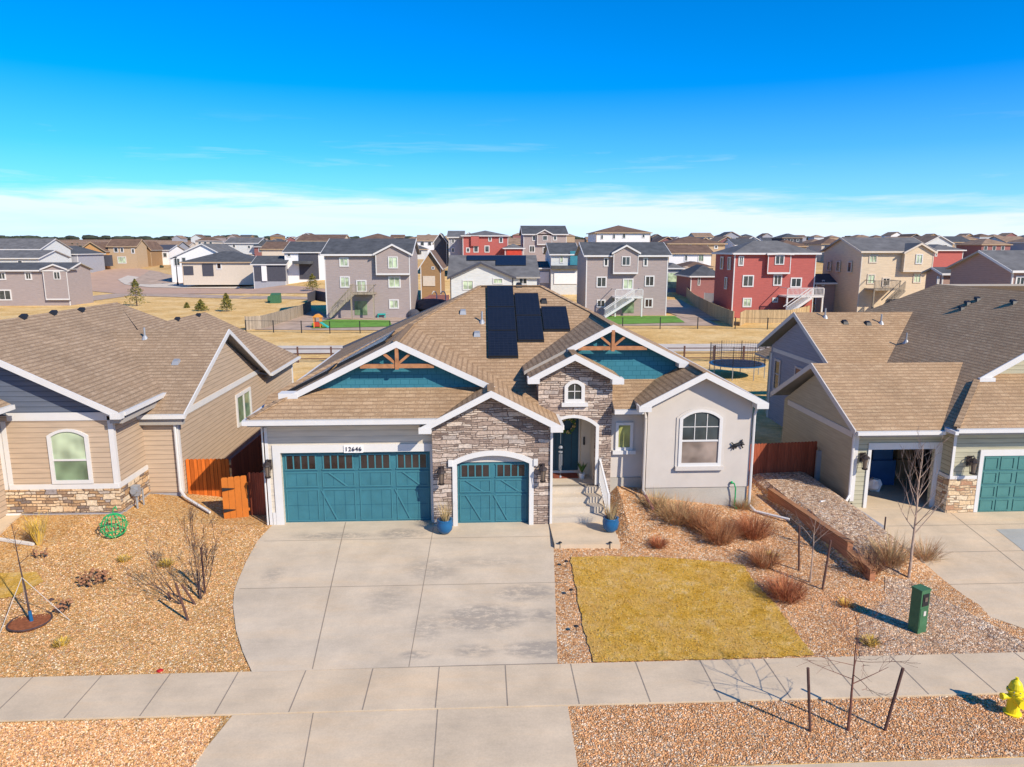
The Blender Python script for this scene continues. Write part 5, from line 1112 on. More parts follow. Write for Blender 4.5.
# ------------------------------------------------------------------ BACKGROUND HOUSES
def bg(label, x0, x1, ye, yb, Y, roof='gx', rise=1.8, depth=11, wall='siding_taupe', rf='roof_dark', trim='white_trim', wins=(), oh=.4, side=None, group=None, ridge=None, wf=.12, pane='glass_dark', small=False, frame='white_trim', ext=2.0, shed=0, name='house', cat='house'):
    xm = (x0+x1)/2; X0, X1 = atY(x0, yb, Y).x, atY(x1, yb, Y).x; ze, zb = atY(xm, ye, Y).z, atY(xm, yb, Y).z
    p = thing(name, label, cat, ((X0+X1)/2, Y, zb), group); zf = zb-ext
    Yb = Y+depth; Xm = (X0+X1)/2 if ridge is None else atY(ridge, ye, Y).x; e = .12
    mb = MB()
    if roof == 'gy': mb.prism([(X0, Y, zf), (X1, Y, zf), (X1, Y, ze), (Xm, Y, ze+rise-.05), (X0, Y, ze)], [(X0, Yb, zf), (X1, Yb, zf), (X1, Yb, ze), (Xm, Yb, ze+rise-.05), (X0, Yb, ze)])
    elif roof == 'gx': Ym = (Y+Yb)/2; mb.prism([(X0, Y, zf), (X0, Yb, zf), (X0, Yb, ze), (X0, Ym, ze+rise-.05), (X0, Y, ze)], [(X1, Y, zf), (X1, Yb, zf), (X1, Yb, ze), (X1, Ym, ze+rise-.05), (X1, Y, ze)])
    else: mb.box(X0, X1, Y, Yb, zf, ze)
    mb.build('wall', M[wall], p)
    r = MB(); t = .18
    if roof == 'gx':
        Ym = (Y+Yb)/2; dz = rise/((Yb-Y)/2)*oh
        r.slab([(X0-oh, Y-oh, ze-dz+e), (X1+oh, Y-oh, ze-dz+e), (X1+oh, Ym, ze+rise+e), (X0-oh, Ym, ze+rise+e)], t); r.slab([(X0-oh, Ym, ze+rise+e), (X1+oh, Ym, ze+rise+e), (X1+oh, Yb+oh, ze-dz+e), (X0-oh, Yb+oh, ze-dz+e)], t)
        gu = MB(); gu.box(X0-oh, X1+oh, Y-oh-.1, Y-oh-.005, ze-dz-.1, ze-dz+e); zr_ = ze+rise+e
        fascia(gu, (X0-oh, Y-oh, ze-dz+e), (X0-oh, Ym, zr_), (-1, 0, 0), .22, .06); fascia(gu, (X1+oh, Y-oh, ze-dz+e), (X1+oh, Ym, zr_), (1, 0, 0), .22, .06); gu.build('fascia', M[trim], p)
    elif roof == 'gy':
        dl = rise/(Xm-X0)*oh; dr_ = rise/(X1-Xm)*oh
        r.slab([(X0-oh, Y-oh, ze-dl+e), (Xm, Y-oh, ze+rise+e), (Xm, Yb+oh, ze+rise+e), (X0-oh, Yb+oh, ze-dl+e)], t); r.slab([(Xm, Y-oh, ze+rise+e), (X1+oh, Y-oh, ze-dr_+e), (X1+oh, Yb+oh, ze-dr_+e), (Xm, Yb+oh, ze+rise+e)], t)
        gu = MB(); fascia(gu, (X0-oh, Y-oh, ze-dl+e), (Xm, Y-oh, ze+rise+e), (0, -1, 0), .25, .08); fascia(gu, (Xm, Y-oh, ze+rise+e), (X1+oh, Y-oh, ze-dr_+e), (0, -1, 0), .25, .08); gu.build('fascia', M[trim], p)
    else:
        k = min((X1-X0)/2, (Yb-Y)/2)+oh; a = (X0-oh, Y-oh, ze); b2 = (X1+oh, Y-oh, ze); c = (X1+oh, Yb+oh, ze); d = (X0-oh, Yb+oh, ze)
        if (X1-X0) >= (Yb-Y): u = (X0-oh+k, (Y+Yb)/2, ze+rise); v = (X1+oh-k, (Y+Yb)/2, ze+rise)
        else: u = (Xm, Y-oh+k, ze+rise); v = (Xm, Yb+oh-k, ze+rise)
        u, v = Vector(u), Vector(v)
        if (u-v).length < .3: v = u+Vector((.3, 0, 0)) if (X1-X0) >= (Yb-Y) else u+Vector((0, .3, 0))
        r.add([a, b2, c, d, u, v], [(0, 1, 5, 4), (1, 2, 5), (2, 3, 4, 5), (3, 0, 4)] if (X1-X0) >= (Yb-Y) else [(0, 1, 4), (1, 2, 5, 4), (2, 3, 5), (3, 0, 4, 5)])
        r.mi = 1; r.add([a, b2, c, d], [(0, 1, 2, 3)]); r.mi = 0
        gu = MB(); gu.box(X0-oh, X1+oh, Y-oh-.1, Y-oh-.005, ze-.2, ze+.02); gu.box(X0-oh-.1, X0-oh-.005, Y-oh, Yb+oh, ze-.2, ze+.02); gu.box(X1+oh+.005, X1+oh+.1, Y-oh, Yb+oh, ze-.2, ze+.02); gu.build('fascia', M[trim], p)
    r.build('roof', RM(rf), p)
    if not small:
        co = MB(); co.box(X0-.03, X0+.1, Y-.03, Y+.1, zf, ze-.1); co.box(X1-.1, X1+.03, Y-.03, Y+.1, zf, ze-.1); each(co, 'corner_trim', M[trim], p)
    for w_ in wins: bwin(p, Y, *w_, frame=frame, pane0=pane, fw=wf)
    return p
def bwin(p, Y, x, y, w, h, pane=None, frame='white_trim', pane0='glass_dark', fw=.12, cols=0):
    a = atY(x-w/2, y+h/2, Y); b2 = atY(x+w/2, y-h/2, Y)
    f = window(p, mY(Y), a.x, b2.x, a.z, b2.z, fw=fw, pane=pane or pane0, frame=frame, proud=.08)
    if w > 5.5:
        m_ = MB(); xm = (a.x+b2.x)/2; mbox(m_, mY(Y), xm-.04, xm+.04, a.z+fw, b2.z-fw, -.05, -.0); m_.build('window_bar', M[frame], f)
def bbox_(p, name, x0, x1, y0, y1, Y, w0, w1, mat):
    a = atY(x0, y1, Y); b2 = atY(x1, y0, Y); mb = MB(); mbox(mb, mY(Y), a.x, b2.x, a.z, b2.z, w0, w1); return mb.build(name, M[mat], p)
def bump_gable(p, x0, x1, ye, yb, rise, Y, proud, wall, rf, trim, win=None, oh=.25, pane='glass_dark'):
    Yf = Y-proud; X0, X1 = atY(x0, yb, Yf).x, atY(x1, yb, Yf).x; ze, zb = atY((x0+x1)/2, ye, Yf).z, atY((x0+x1)/2, yb, Yf).z; Xm = (X0+X1)/2
    MB().prism([(X0, Yf, zb), (X1, Yf, zb), (X1, Yf, ze), (Xm, Yf, ze+rise), (X0, Yf, ze)], [(X0, Y+.02, zb), (X1, Y+.02, zb), (X1, Y+.02, ze), (Xm, Y+.02, ze+rise), (X0, Y+.02, ze)]).build('bump_out', M[wall], p)
    r = MB(); d = rise/(Xm-X0)*oh; Yr = Y+2.5
    r.slab([(X0-oh, Yf-oh, ze-d+.1), (Xm, Yf-oh, ze+rise+.1), (Xm, Yr, ze+rise+.1), (X0-oh, Yr, ze-d+.1)], .15); r.slab([(Xm, Yf-oh, ze+rise+.1), (X1+oh, Yf-oh, ze-d+.1), (X1+oh, Yr, ze-d+.1), (Xm, Yr, ze+rise+.1)], .14); r.build('roof', RM(rf), p)
    f = MB(); fascia(f, (X0-oh, Yf-oh, ze-d+.1), (Xm, Yf-oh, ze+rise+.1), (0, -1, 0), .22, .06); fascia(f, (Xm, Yf-oh, ze+rise+.1), (X1+oh, Yf-oh, ze-d+.1), (0, -1, 0), .22, .06)
    mbox(f, mY(Yf), X0, X1, zb, zb+.22, -.05, 0); mbox(f, mY(Yf), X0, X0+.1, zb+.22, ze, -.04, 0); mbox(f, mY(Yf), X1-.1, X1, zb+.22, ze, -.04, 0); f.build('trim', M[trim], p)
    if win: bwin(p, Yf, *win, pane0=pane)
def side_wins(p, xw, Y0, ws, frame='white_trim'):
    # windows on the wall that faces left, at world X of pixel xw on depth Y0; ws = (Y, z, w, h)
    X = atY(xw, 300, Y0).x
    for y, z, w_, h_ in ws: window(p, mXl(X), y-w_/2, y+w_/2, z-h_/2, z+h_/2, fw=.14, frame=frame, proud=.08)
def deck(p, x0, x1, yd, Y, out, sx0, sx1, ys, mat='white_trim'):
    """raised deck with rail, posts and a stair running sideways along its front to the ground"""
    Yf = Y-out; a, b2 = atY(x0, yd, Yf), atY(x1, yd, Yf); z = a.z; zg = atY(x0, ys, Yf).z
    d = MB(); d.box(a.x, b2.x, Yf, Y-.01, z-.2, z); d.build('deck', M[mat], p)
    q = MB()
    for X in (a.x+.1, b2.x-.1): q.box(X-.09, X+.09, Yf+.05, Yf+.23, zg-.5, z-.2)
    q.build('deck_post', M[mat], p)
    q = MB(); q.box(a.x, b2.x, Yf, Yf+.07, z+.95, z+1.02); q.box(a.x, b2.x, Yf, Yf+.05, z+.08, z+.14)
    n = int((b2.x-a.x)/.16)
    for k in range(n+1): X = a.x+(b2.x-a.x)*k/n; q.box(X-.025, X+.025, Yf+.01, Yf+.04, z, z+.95)
    for X in (a.x, b2.x-.07): q.box(X, X+.07, Yf, Y, z+.95, z+1.02); q.box(X, X+.07, Yf, Yf+.09, z, z+1.0)
    q.build('deck_rail', M[mat], p)
    q = MB(); s0 = Vector((atY(sx0, yd, Yf-1.0).x, Yf-.5, z)); s1 = Vector((atY(sx1, ys, Yf-1.0).x, Yf-.5, zg)); n = 13
    for k in range(n): c = s0.lerp(s1, (k+.5)/n); q.box(c.x-.16, c.x+.16, Yf-1.0, Yf-.02, c.z-.05, c.z)
    for yy in (Yf-1.0, Yf-.04): q.beam((s0.x, yy, s0.z-.15), (s1.x, yy, s1.z-.05), .06, .3); q.beam((s0.x, yy, s0.z+.95), (s1.x, yy, s1.z+.95), .08, .1)
    for k in range(n*2): c = s0.lerp(s1, k/(n*2-1)); q.box(c.x-.025, c.x+.025, Yf-1.01, Yf-.98, c.z, c.z+.95)
    q.build('stair', M[mat], p)
# taupe three level house, centre left
p = bg('tall taupe house with grey wooden deck stair, behind the left side of the centre roof', 327, 411, 254, 316, 94, 'gx', 1.9, 12, 'siding_taupe', 'roof_dark', wins=[(344, 262, 9, 9.5, 'glass_curtain'), (345, 282, 9.5, 11.5, 'glass_curtain'), (394, 304, 9.5, 9.5, 'glass_curtain'), (394.5, 282, 12, 11.5, 'glass_curtain'), (361.5, 286, 10, 12, 'glass_curtain')], wf=.16)
bump_gable(p, 376, 410, 253.5, 275, 1.1, 94, .6, 'siding_taupe', 'roof_dark', 'white_trim', (393, 262.5, 9.5, 12, 'glass_curtain'))
bbox_(p, 'patio_door', 355, 367, 301, 315, 94, -.05, .02, 'glass_green'); deck(p, 350, 374, 293, 94, 2.2, 352, 330, 316, 'fence_grey')
# grey ranch with solar roof
p = bg('low pale grey house with solar panels on a charcoal roof, behind the centre ridge', 451, 513, 277, 322, 92, 'gy', 1.75, 14, 'siding_pale', 'roof_grey', 'dark_wall', [(468, 285, 11, 10, 'glass_curtain'), (498, 281, 10, 6, 'glass_curtain')], ridge=481)
X0, X1 = atY(513, 280, 94).x, atY(537, 280, 94).x; ze = atY(525, 276, 94).z
mb = MB(); mb.box(X0, X1, 94, 106, -1, ze); mb.build('wall', M['siding_pale'], p)
r = MB(); XL = atY(447, 262, 94).x; r.slab([(XL, 93.6, ze-.1), (X1+.4, 93.6, ze-.1), (X1+.4, 101, ze+2.6), (XL, 101, ze+2.6)], .2); r.build('roof', RM('roof_grey'), p); bwin(p, 94, 523, 281, 9, 7, 'glass_dark')
def low_solar(x0, x1, y0, y1, lab):
    def on(x, y):
        rr = ray(x, y); k_ = 2.7/7.4; t_ = (ze-.1-k_*93.6-H)/(rr[2]-k_*rr[1]); return tuple(Vector((rr[0]*t_, rr[1]*t_, H+rr[2]*t_)))
    a, b2, c, d = on(x0, y1), on(x1, y1), on(x1, y0), on(x0, y0); mb = MB(); mb.prism([Vector(q)+Vector((0, 0, .05)) for q in (a, b2, c, d)], [Vector(q)+Vector((0, 0, .15)) for q in (a, b2, c, d)])
    mb.build('solar_array', M['solar'], p, lab)
low_solar(467, 496, 256.5, 261, 'left dark solar array on the low pale grey house roof'); low_solar(496, 526, 256.5, 266, 'right dark solar array on the low pale grey house roof')
# second taupe house with white deck stair
p = bg('tall taupe house with white deck stair and arched lawn behind, right of the solar panels', 585.5, 666, 255, 311, 96, 'gx', 1.6, 9, 'siding_taupe', 'roof_dark', wins=[(606, 262, 5, 9), (601.5, 282, 10.5, 11), (649.5, 281, 10, 11), (645.5, 262, 5, 9), (601, 303.5, 9, 8), (648.5, 303, 9, 9.5, 'glass_brown'), (628, 284, 11, 11, 'glass_curtain')], wf=.16)
bump_gable(p, 613, 638, 252.5, 274, .9, 96, .6, 'siding_taupe', 'roof_dark', 'white_trim', (626, 261, 9, 9.5))
bbox_(p, 'patio_door', 622, 634, 302, 313, 96, -.05, .02, 'glass_green'); deck(p, 615, 643, 297, 96, 2.4, 634, 605, 316)
# red house
p = bg('bright red three level house with white deck stair, right of the second taupe house', 731.5, 812, 253, 313, 92, 'hip', 1.6, 7.5, 'siding_red', 'roof_grey', wins=[(741, 261, 6, 10), (748, 281, 12, 12), (777.5, 280, 9.5, 11.5), (747, 302.5, 9.5, 9.5, 'glass_curtain'), (796, 282.5, 12, 10), (775, 300, 6, 5)], wf=.16)
bump_gable(p, 767, 790, 254, 274, -.0+.05, 92, .5, 'siding_red', 'roof_grey', 'white_trim', (779.5, 260, 10, 9.5))
deck(p, 787, 824, 296, 92, 2.6, 812, 786, 314)
side_wins(p, 731.5, 92, [(93.6, 7.0, 1.1, 1.7), (96.5, 7.0, 1.1, 1.7), (94.5, 4.4, .9, 1.6)])
p2 = bg('low dark red wing with charcoal roof beside the bright red house', 690, 722, 276, 300, 121, 'hip', 1.8, 9, 'mauve_wall', 'roof_dark', wins=[(699, 281, 3, 9)], wf=.1)
# beige house
p = bg('beige three level house with teal stair and grey side wall, behind the right roof', 857, 926, 251, 311, 88, 'gx', 1.6, 10, 'siding_beige', 'roof_grey', 'cream_wall', [(873, 259, 9, 8, 'glass_curtain'), (871, 279, 9, 10, 'glass_curtain'), (886, 282, 9, 9), (917, 278, 9, 10, 'glass_curtain'), (914, 298, 8, 6)], wf=.14, frame='cream_wall')
bump_gable(p, 903, 932, 252, 272, 1.0, 88, .6, 'siding_beige', 'roof_grey', 'cream_wall', (919, 259, 8, 10, 'glass_curtain'))
deck(p, 874, 900, 289, 88, 2.2, 905, 885, 308, 'fence_grey')
side_wins(p, 857, 88, [(90.5, 6.6, 1.0, 1.4), (93.5, 6.6, 1.0, 1.4), (96, 6.6, 1.0, 1.4)], 'trim_beige')
bg('small brown wing with dark roof between the red and beige houses', 814, 837, 282, 315, 94, 'gx', .9, 4, 'siding_mauve', 'roof_dark', wins=[(823, 283, 3, 6)], wf=.1)
# mauve house far right
p = bg('mauve brown house with pink front wall at the right edge behind the roof', 1007, 1060, 270, 318, 66, 'gx', 1.7, 9, 'siding_mauve', 'roof_grey', wins=[(1020, 281, 11, 10)], wf=.14, frame='white_trim')
bg('purple brown low wing with arched dark shadow left of the mauve house', 940, 964, 273, 300, 78, 'gx', .5, 3, 'siding_mauve', 'roof_dark', wins=[(938, 280, 3, 8)], wf=.1)
# left edge
p = bg('long taupe house with small square windows and solar roof at the left edge', -70, 70, 270, 301, 118, 'gx', 1.0, 7, 'siding_taupe', 'roof_dark', wins=[(2, 276, 7, 8), (28.5, 276, 6, 8), (57, 275, 6, 8), (5, 295, 12, 11)], wf=.2)
bump_gable(p, 46, 70, 269, 300, .7, 118, .4, 'siding_taupe', 'roof_dark', 'white_trim', (57, 275.5, 6, 8))
bg('white two storey house with grey roof behind the long taupe house', -20, 41, 249, 262, 190, 'gx', 2.6, 14, 'siding_pale', 'roof_grey', wins=[(32, 252, 3, 4), (38, 252, 3, 4)], wf=.2)
bg('low white house with arched gable at the far left below the white two storey house', -20, 40, 258, 272, 165, 'gx', 1.6, 12, 'siding_pale', 'roof_grey', wins=[(20, 262, 5, 4)], wf=.2)
bg('low grey house with charcoal hip roof at the end of the pink street', 44, 79, 254, 270, 205, 'hip', 2.2, 14, 'grey_wall', 'roof_dark', wins=[(66, 259, 3, 4)], wf=.2)
p = bg('tan house with orange gable beside the charcoal hip roof', 80, 107, 251, 266, 222, 'gy', 2.6, 12, 'orange_wall', 'roof_brown', 'tan_wall', [(86, 259, 3, 5)], wf=.2); bbox_(p, 'garage_door', 90, 104, 256, 264, 222, -.1, .1, 'cream_wall')
p = bg('larger two storey tan house with brown roof and grey side at the street bend', 110, 138, 246, 267, 224, 'gx', 2.0, 7, 'tan_wall', 'roof_brown', 'tan_wall', [(116, 250, 4, 5), (122, 250, 3, 5), (122, 260, 8, 7, 'glass_curtain'), (133, 251, 3, 5)], wf=.2); bbox_(p, 'porch', 105, 112, 255, 266, 222, -1.5, .1, 'dark_wall')
p = bg('narrow orange brown gabled house squeezed behind the larger tan house', 139, 152, 249, 266, 232, 'gy', 2.2, 9, 'siding_brown', 'roof_brown', 'tan_wall', [(145, 254, 3, 5)], wf=.2)
p = bg('white and dark modern house left of the white gable house', 152, 170, 250, 265, 240, 'gx', 1.6, 12, 'white_wall', 'dark_wall', wins=[(157, 258, 4, 5), (165, 255, 4, 5)], wf=.2)
p = bg('white house with broad low white gable in the left background', 172, 230, 258, 275, 182, 'gy', 3.4, 16, 'white_wall', 'roof_grey', wins=[(177, 262, 6, 8), (184, 262, 4, 10)], wf=.2, ridge=203)
p = bg('beige ranch house with long charcoal roof facing the pink street', 183, 256, 262, 276, 168, 'hip', 2.4, 14, 'cream_wall', 'roof_dark', 'tan_wall', [(219, 266, 5, 7, 'glass_brown')], wf=.25); bbox_(p, 'garage_door', 184, 193, 266, 275, 168, -.1, .1, 'dark_wall'); bbox_(p, 'porch', 203, 213, 264, 276, 168, -.1, .1, 'dark_wall')
p = bg('modern house with two dark garage doors right of the beige ranch', 254, 286, 264, 282, 158, 'gx', 1.6, 9, 'grey_wall', 'roof_dark', wins=[]); bbox_(p, 'garage_door', 255, 262, 267, 281, 158, -.1, .1, 'dark_wall'); bbox_(p, 'garage_door', 267, 285, 262, 281, 158, -.1, .1, 'dark_wall'); bbox_(p, 'pillar', 262.5, 266.5, 265, 281, 158, -.3, .1, 'white_wall')
p = bg('tall white and charcoal modern house next to the dark garages', 286, 332, 252, 280, 160, 'gx', 2.2, 14, 'white_wall', 'roof_dark', wins=[(289, 255, 4, 4), (305, 256, 4, 6)], wf=.2); bbox_(p, 'dark_cladding', 300, 318, 253, 279, 160, -.15, .1, 'dark_wall'); bbox_(p, 'porch_roof', 293, 311, 261, 264, 158, -.6, 2, 'roof_dark')
bg('greenish white two storey house on the rise above the beige ranch', 226, 258, 243, 252, 235, 'gx', 1.7, 12, 'siding_pale', 'roof_grey', wins=[(234, 246, 3, 4), (249, 247, 3, 4)], wf=.2)
bg('cream house with wide brown roof on the left rise', 262, 290, 249, 256, 210, 'gx', 2.0, 14, 'cream_wall', 'roof_brown', 'tan_wall')
bg('cream house under the long brown roof above the taupe house', 298, 342, 241, 252, 215, 'gx', 1.9, 16, 'cream_wall', 'roof_brown', 'tan_wall')
bg('brick coloured house with broad brown roof above the taupe house', 352, 398, 240.5, 252, 190, 'hip', 1.9, 16, 'siding_red', 'roof_brown', 'tan_wall')
p = bg('tan gabled house with cream garage right of the first taupe house', 421, 441, 266, 288, 118, 'gy', 2.4, 13, 'siding_brown', 'roof_brown', 'white_trim', [(433, 268, 3, 3)], wf=.1); bbox_(p, 'garage_door', 423, 435, 276, 286, 118, -.1, .05, 'cream_wall')
bg('dark slate house on the rise left of the red row', 434, 447, 242, 258, 170, 'gy', 2.0, 12, 'dark_wall', 'roof_dark', wins=[])
bg('pale lilac grey house between the slate house and the red one', 449, 463, 237, 256, 165, 'gx', 1.4, 12, 'grey_wall', 'roof_grey', wins=[(453, 241, 3, 5), (453, 250, 3, 5)], wf=.15)
p = bg('crimson two storey house on the rise above the low solar house', 463, 508, 235.5, 255, 162, 'hip', 1.2, 12, 'siding_red', 'roof_grey', wins=[(474, 239.5, 5, 5), (490, 239, 3.5, 5), (501, 240, 4, 6), (476, 249, 5, 7), (487, 249, 5, 7), (468, 250, 4, 5)], wf=.18); bbox_(p, 'bump_out', 471, 479, 236, 246, 162, -.5, .1, 'siding_red')
p = bg('low orange red garage right of the crimson house', 505, 523, 248, 255, 155, 'hip', .9, 8, 'siding_red', 'roof_grey', wins=[]); bbox_(p, 'garage_door', 507, 521, 249.5, 255, 155, -.1, .1, 'toy_red')
p = bg('tall grey brown three level house standing on the rise in the centre', 523.5, 566, 234, 268, 165, 'gx', 1.9, 12, 'siding_taupe', 'roof_dark', wins=[(534, 238, 4, 6), (555, 238, 4, 5), (532, 249, 6, 7), (546, 250, 7, 6)], wf=.18); bump_gable(p, 537, 552, 234, 245, .9, 165, .5, 'siding_taupe', 'roof_dark', 'white_trim', (545, 238, 5, 5))
p = bg('pale grey green house with white garage door below the tall grey brown house', 551, 577, 254, 289, 128, 'gx', 1.9, 12, 'siding_pale', 'roof_dark', wins=[(561.5, 259, 4, 8, 'glass_curtain')], wf=.15); bbox_(p, 'garage_door', 554, 577, 273, 284, 128, -.15, .05, 'white_wall'); bbox_(p, 'band', 551, 579, 265.5, 269, 127.6, -.5, .3, 'roof_dark'); bbox_(p, 'teal_bay', 570, 578, 251, 265, 127.8, -.2, .1, 'siding_teal')
p = bg('low house with white garage door left of the pale grey green house', 539, 552, 268, 289, 130, 'gx', 1.0, 9, 'grey_wall', 'roof_dark', wins=[]); bbox_(p, 'garage_door', 540, 549, 272, 283, 130, -.15, .05, 'white_wall')
bg('large white house with brown hip roof breaking the skyline above the second taupe house', 596, 650, 232.5, 246, 185, 'hip', 2.0, 14, 'white_wall', 'roof_brown', 'tan_wall', [(602, 237, 3, 5), (614, 236.5, 3, 5), (624, 236, 3.5, 5), (643.5, 236, 3, 4)], wf=.15)
p = bg('long tan house with brown hip roof right of the second taupe house', 668, 724, 243.5, 262, 160, 'hip', 1.7, 14, 'tan_wall', 'roof_brown', 'tan_wall', [(706, 247, 4, 4), (716, 247, 4, 4), (690, 246, 4, 4)], wf=.2)
p = bg('white fronted house with tan roof in front of the long tan house', 668, 711, 253, 272, 148, 'gx', 1.5, 10, 'white_wall', 'roof_brown', 'tan_wall', [(701, 258, 6.5, 8, 'glass_green'), (686, 258, 4, 7)], wf=.2); bbox_(p, 'garage_door', 667, 678, 270, 283, 140, -.15, .1, 'glass_curtain')
p = bg('low house with stone front and pale garage right of the fence top', 684, 712, 267, 287, 138, 'hip', 1.0, 9, 'cream_wall', 'roof_brown', 'tan_wall', []); bbox_(p, 'stone_front', 682, 688, 266, 286, 137.5, -.2, .1, 'stone_main'); bbox_(p, 'garage_door', 688, 702, 272, 285, 137.5, -.1, .1, 'dark_wall')
p = bg('low garage house with pale green door just right of the second taupe house', 667, 681, 268, 290, 132, 'hip', .9, 8, 'grey_wall', 'roof_grey', wins=[]); bbox_(p, 'garage_door', 667.5, 678, 273, 288, 132, -.1, .05, 'glass_curtain')
p = bg('crimson and dark house behind the beige house, right side', 931, 962, 250, 262, 150, 'hip', 1.2, 10, 'siding_red', 'roof_grey', wins=[(936, 254, 3, 5)], wf=.15)
bg('white and grey two storey house on the far right rise', 735, 760, 245, 252, 210, 'gx', 1.8, 12, 'white_wall', 'roof_dark', wins=[(741, 247, 3, 3)], wf=.15)
# distant houses on the rise, each a thing
walls_ = ['cream_wall', 'tan_wall', 'white_wall', 'grey_wall', 'siding_pale', 'siding_brown', 'siding_taupe', 'mauve_wall', 'dark_wall']; paint('roof_tan', (.30, .20, .13), .9, .25, .8); roofs_ = ['roof_dark', 'roof_brown', 'roof_tan', 'roof_tan']
wn_ = {'cream_wall': 'cream', 'tan_wall': 'tan', 'white_wall': 'white', 'grey_wall': 'grey', 'siding_pale': 'pale', 'siding_brown': 'brown', 'siding_taupe': 'taupe', 'mauve_wall': 'mauve', 'dark_wall': 'dark'}
rn_ = {'roof_tan': 'tan', 'roof_dark': 'charcoal', 'roof_brown': 'brown', 'roof_grey': 'grey'}
far_spots = []
rn = random.Random(21)
for (a, b2, row) in ((150, 300, 0), (395, 440, 0), (505, 600, 0), (650, 740, 0), (720, 1030, 0), (665, 1030, 1), (150, 300, 1), (390, 600, 2), (650, 1030, 2), (170, 300, 2)):
    x = a+rn.uniform(0, 6)
    while x < b2:
        far_spots.append((x, rn.choice((12, 15, 18, 22)) if row < 2 else rn.choice((7, 9, 11)), row)); x += rn.uniform(17, 30) if row < 2 else rn.uniform(11, 22)
near = [(x, w) for x, w, r_ in far_spots]
for k, (x, w, row) in enumerate(sorted(far_spots)):
    Y = {0: rn.uniform(215, 260), 1: rn.uniform(290, 380), 2: rn.uniform(480, 700)}[row]
    X = atY(x, 240, Y).x; zg = ground(X, Y); yb_ = CY+0
    # pixel rows of ground and eave at that depth
    def py(z, Yd=Y, Xd=X):
        f = Xd*math.sin(YAW)+Yd*math.cos(YAW); zz = z-H; D = f*math.cos(PITCH)-zz*math.sin(PITCH); d = -zz*math.cos(PITCH)-f*math.sin(PITCH); return CY+F*d/D
    hh = rn.choice((3.2, 5.4, 5.6)); wl = walls_[rn.randrange(9)]; rf = roofs_[rn.randrange(4)]; tp_ = rn.choice(('gx', 'hip', 'hip', 'gy'))
    ww = max(w, 700*10/Y*.9); 
    wins = []
    if row < 2:
        for q in range(3): wins.append((x+ww*(.2+.3*q), py(zg+hh-1.1), max(1.5, 700*1.3/Y), 700*1.4/Y))
    place = 'left of the row' if x < 330 else 'above the low solar house' if x < 600 else 'above the red house' if x < 830 else 'above the right roofs'
    bg(f'distant {wn_[wl]} house with {rn_[rf]} {"hip" if tp_ == "hip" else "gabled"} roof on the skyline', x, x+ww, py(zg+hh), py(zg), Y, tp_, 1.9 if tp_ != 'gy' else 2.4, 12, wl, rf, 'white_trim' if rn.random() < .3 else 'tan_wall', wins, .4, None, 'distant houses on the skyline ridge', None, .12, small=True)
fh = [o for o in C.objects if o.parent is None and str(o.get('label', '')).startswith('distant')]
fh.sort(key=lambda o: (o.location.x/o.location.y))
seen = {}
lmk = [(-9, 'above the left house roof'), (80, 'above the low house by the pink street'), (152, 'behind the tan houses at the street bend'), (172, 'left of the broad white gable'), (230, 'right behind the broad white gable'), (262, 'above the greenish white house'), (300, 'above the charcoal modern house'), (395, 'above the first taupe house'), (440, 'right of the brick coloured house'), (505, 'behind the crimson house'), (566, 'behind the tall grey brown house'), (650, 'behind the large white skyline house'), (700, 'above the long tan house'), (735, 'left above the red house'), (775, 'above the red house middle'), (815, 'right above the red house'), (860, 'above the beige house side wall'), (905, 'above the beige house front'), (960, 'right of the beige house'), (1000, 'above the mauve house'), (1100, 'at the right edge of the skyline')]
def projx(o):
    X, Y = o.location.x, o.location.y; r_ = X*math.cos(YAW)-Y*math.sin(YAW); f = X*math.sin(YAW)+Y*math.cos(YAW); return CX+F*r_/(f*math.cos(PITCH)-(o.location.z-H)*math.sin(PITCH))
for o in fh:
    base = o['label'].split(' on the skyline')[0]; px = projx(o); lm = [t_ for x, t_ in lmk if x <= px][-1] if px > -9 else lmk[0][1]
    dpt = 'nearer' if o.location.y < 270 else 'farther' if o.location.y < 400 else 'farthest'
    s_ = f'{dpt} {base} {lm}'; seen[s_] = seen.get(s_, 0)+1
    if seen[s_] > 1: s_ += [', second from left', ', third from left', ', fourth from left', ', fifth from left'][min(3, seen[s_]-2)]
    o['label'] = s_.replace('distant ', '')
# ------------------------------------------------------------------ background yard things
def wavy(px, dz=0): return [tuple(ong(x, y).to_2d()) for x, y in px]
fence_run('wire_fence', 'thin black wire fence along the left grass and the first taupe yard', wavy([(246, 332), (330, 333.5), (420, 333)]), 1.3, 'black_metal', .03, None, rails=(.1, 1.25), post_mat='black_metal', step=3.5)
fence_run('board_fence', 'curved tan board fence climbing the slope left of the first taupe yard', wavy([(246, 330), (262, 329), (285, 322), (300, 317), (311, 311)]), 1.5, 'fence_grey', .04, None, step=2.4)
fence_run('wire_fence', 'thin wire fence along the yard of the second taupe house', wavy([(585, 329), (660, 329), (735, 329), (800, 330)]), 1.3, 'black_metal', .03, None, rails=(.1, 1.25), post_mat='black_metal', step=3.5)
fence_run('board_fence', 'tan board fence curving down beside the red house', wavy([(683, 292), (688, 300), (697, 308), (710, 316), (722, 322), (733, 327)]), 1.8, 'fence_tan', .05, None, step=2.4)
fence_run('board_fence', 'tan board fence across the front of the red house yard', wavy([(740, 326), (745, 323), (790, 323), (815, 316)]), 1.6, 'fence_tan', .05, None, step=2.4)
fence_run('board_fence', 'tan board fence below the beige house', wavy([(815, 312), (850, 310), (900, 306), (935, 303), (965, 300)]), 1.5, 'fence_tan', .05, None, step=2.4)
fence_run('board_fence', 'grey board fence in front of the dark red wing', wavy([(704, 302), (722, 303), (731, 308)]), 1.5, 'grey_wall', .05, None, step=2.4)
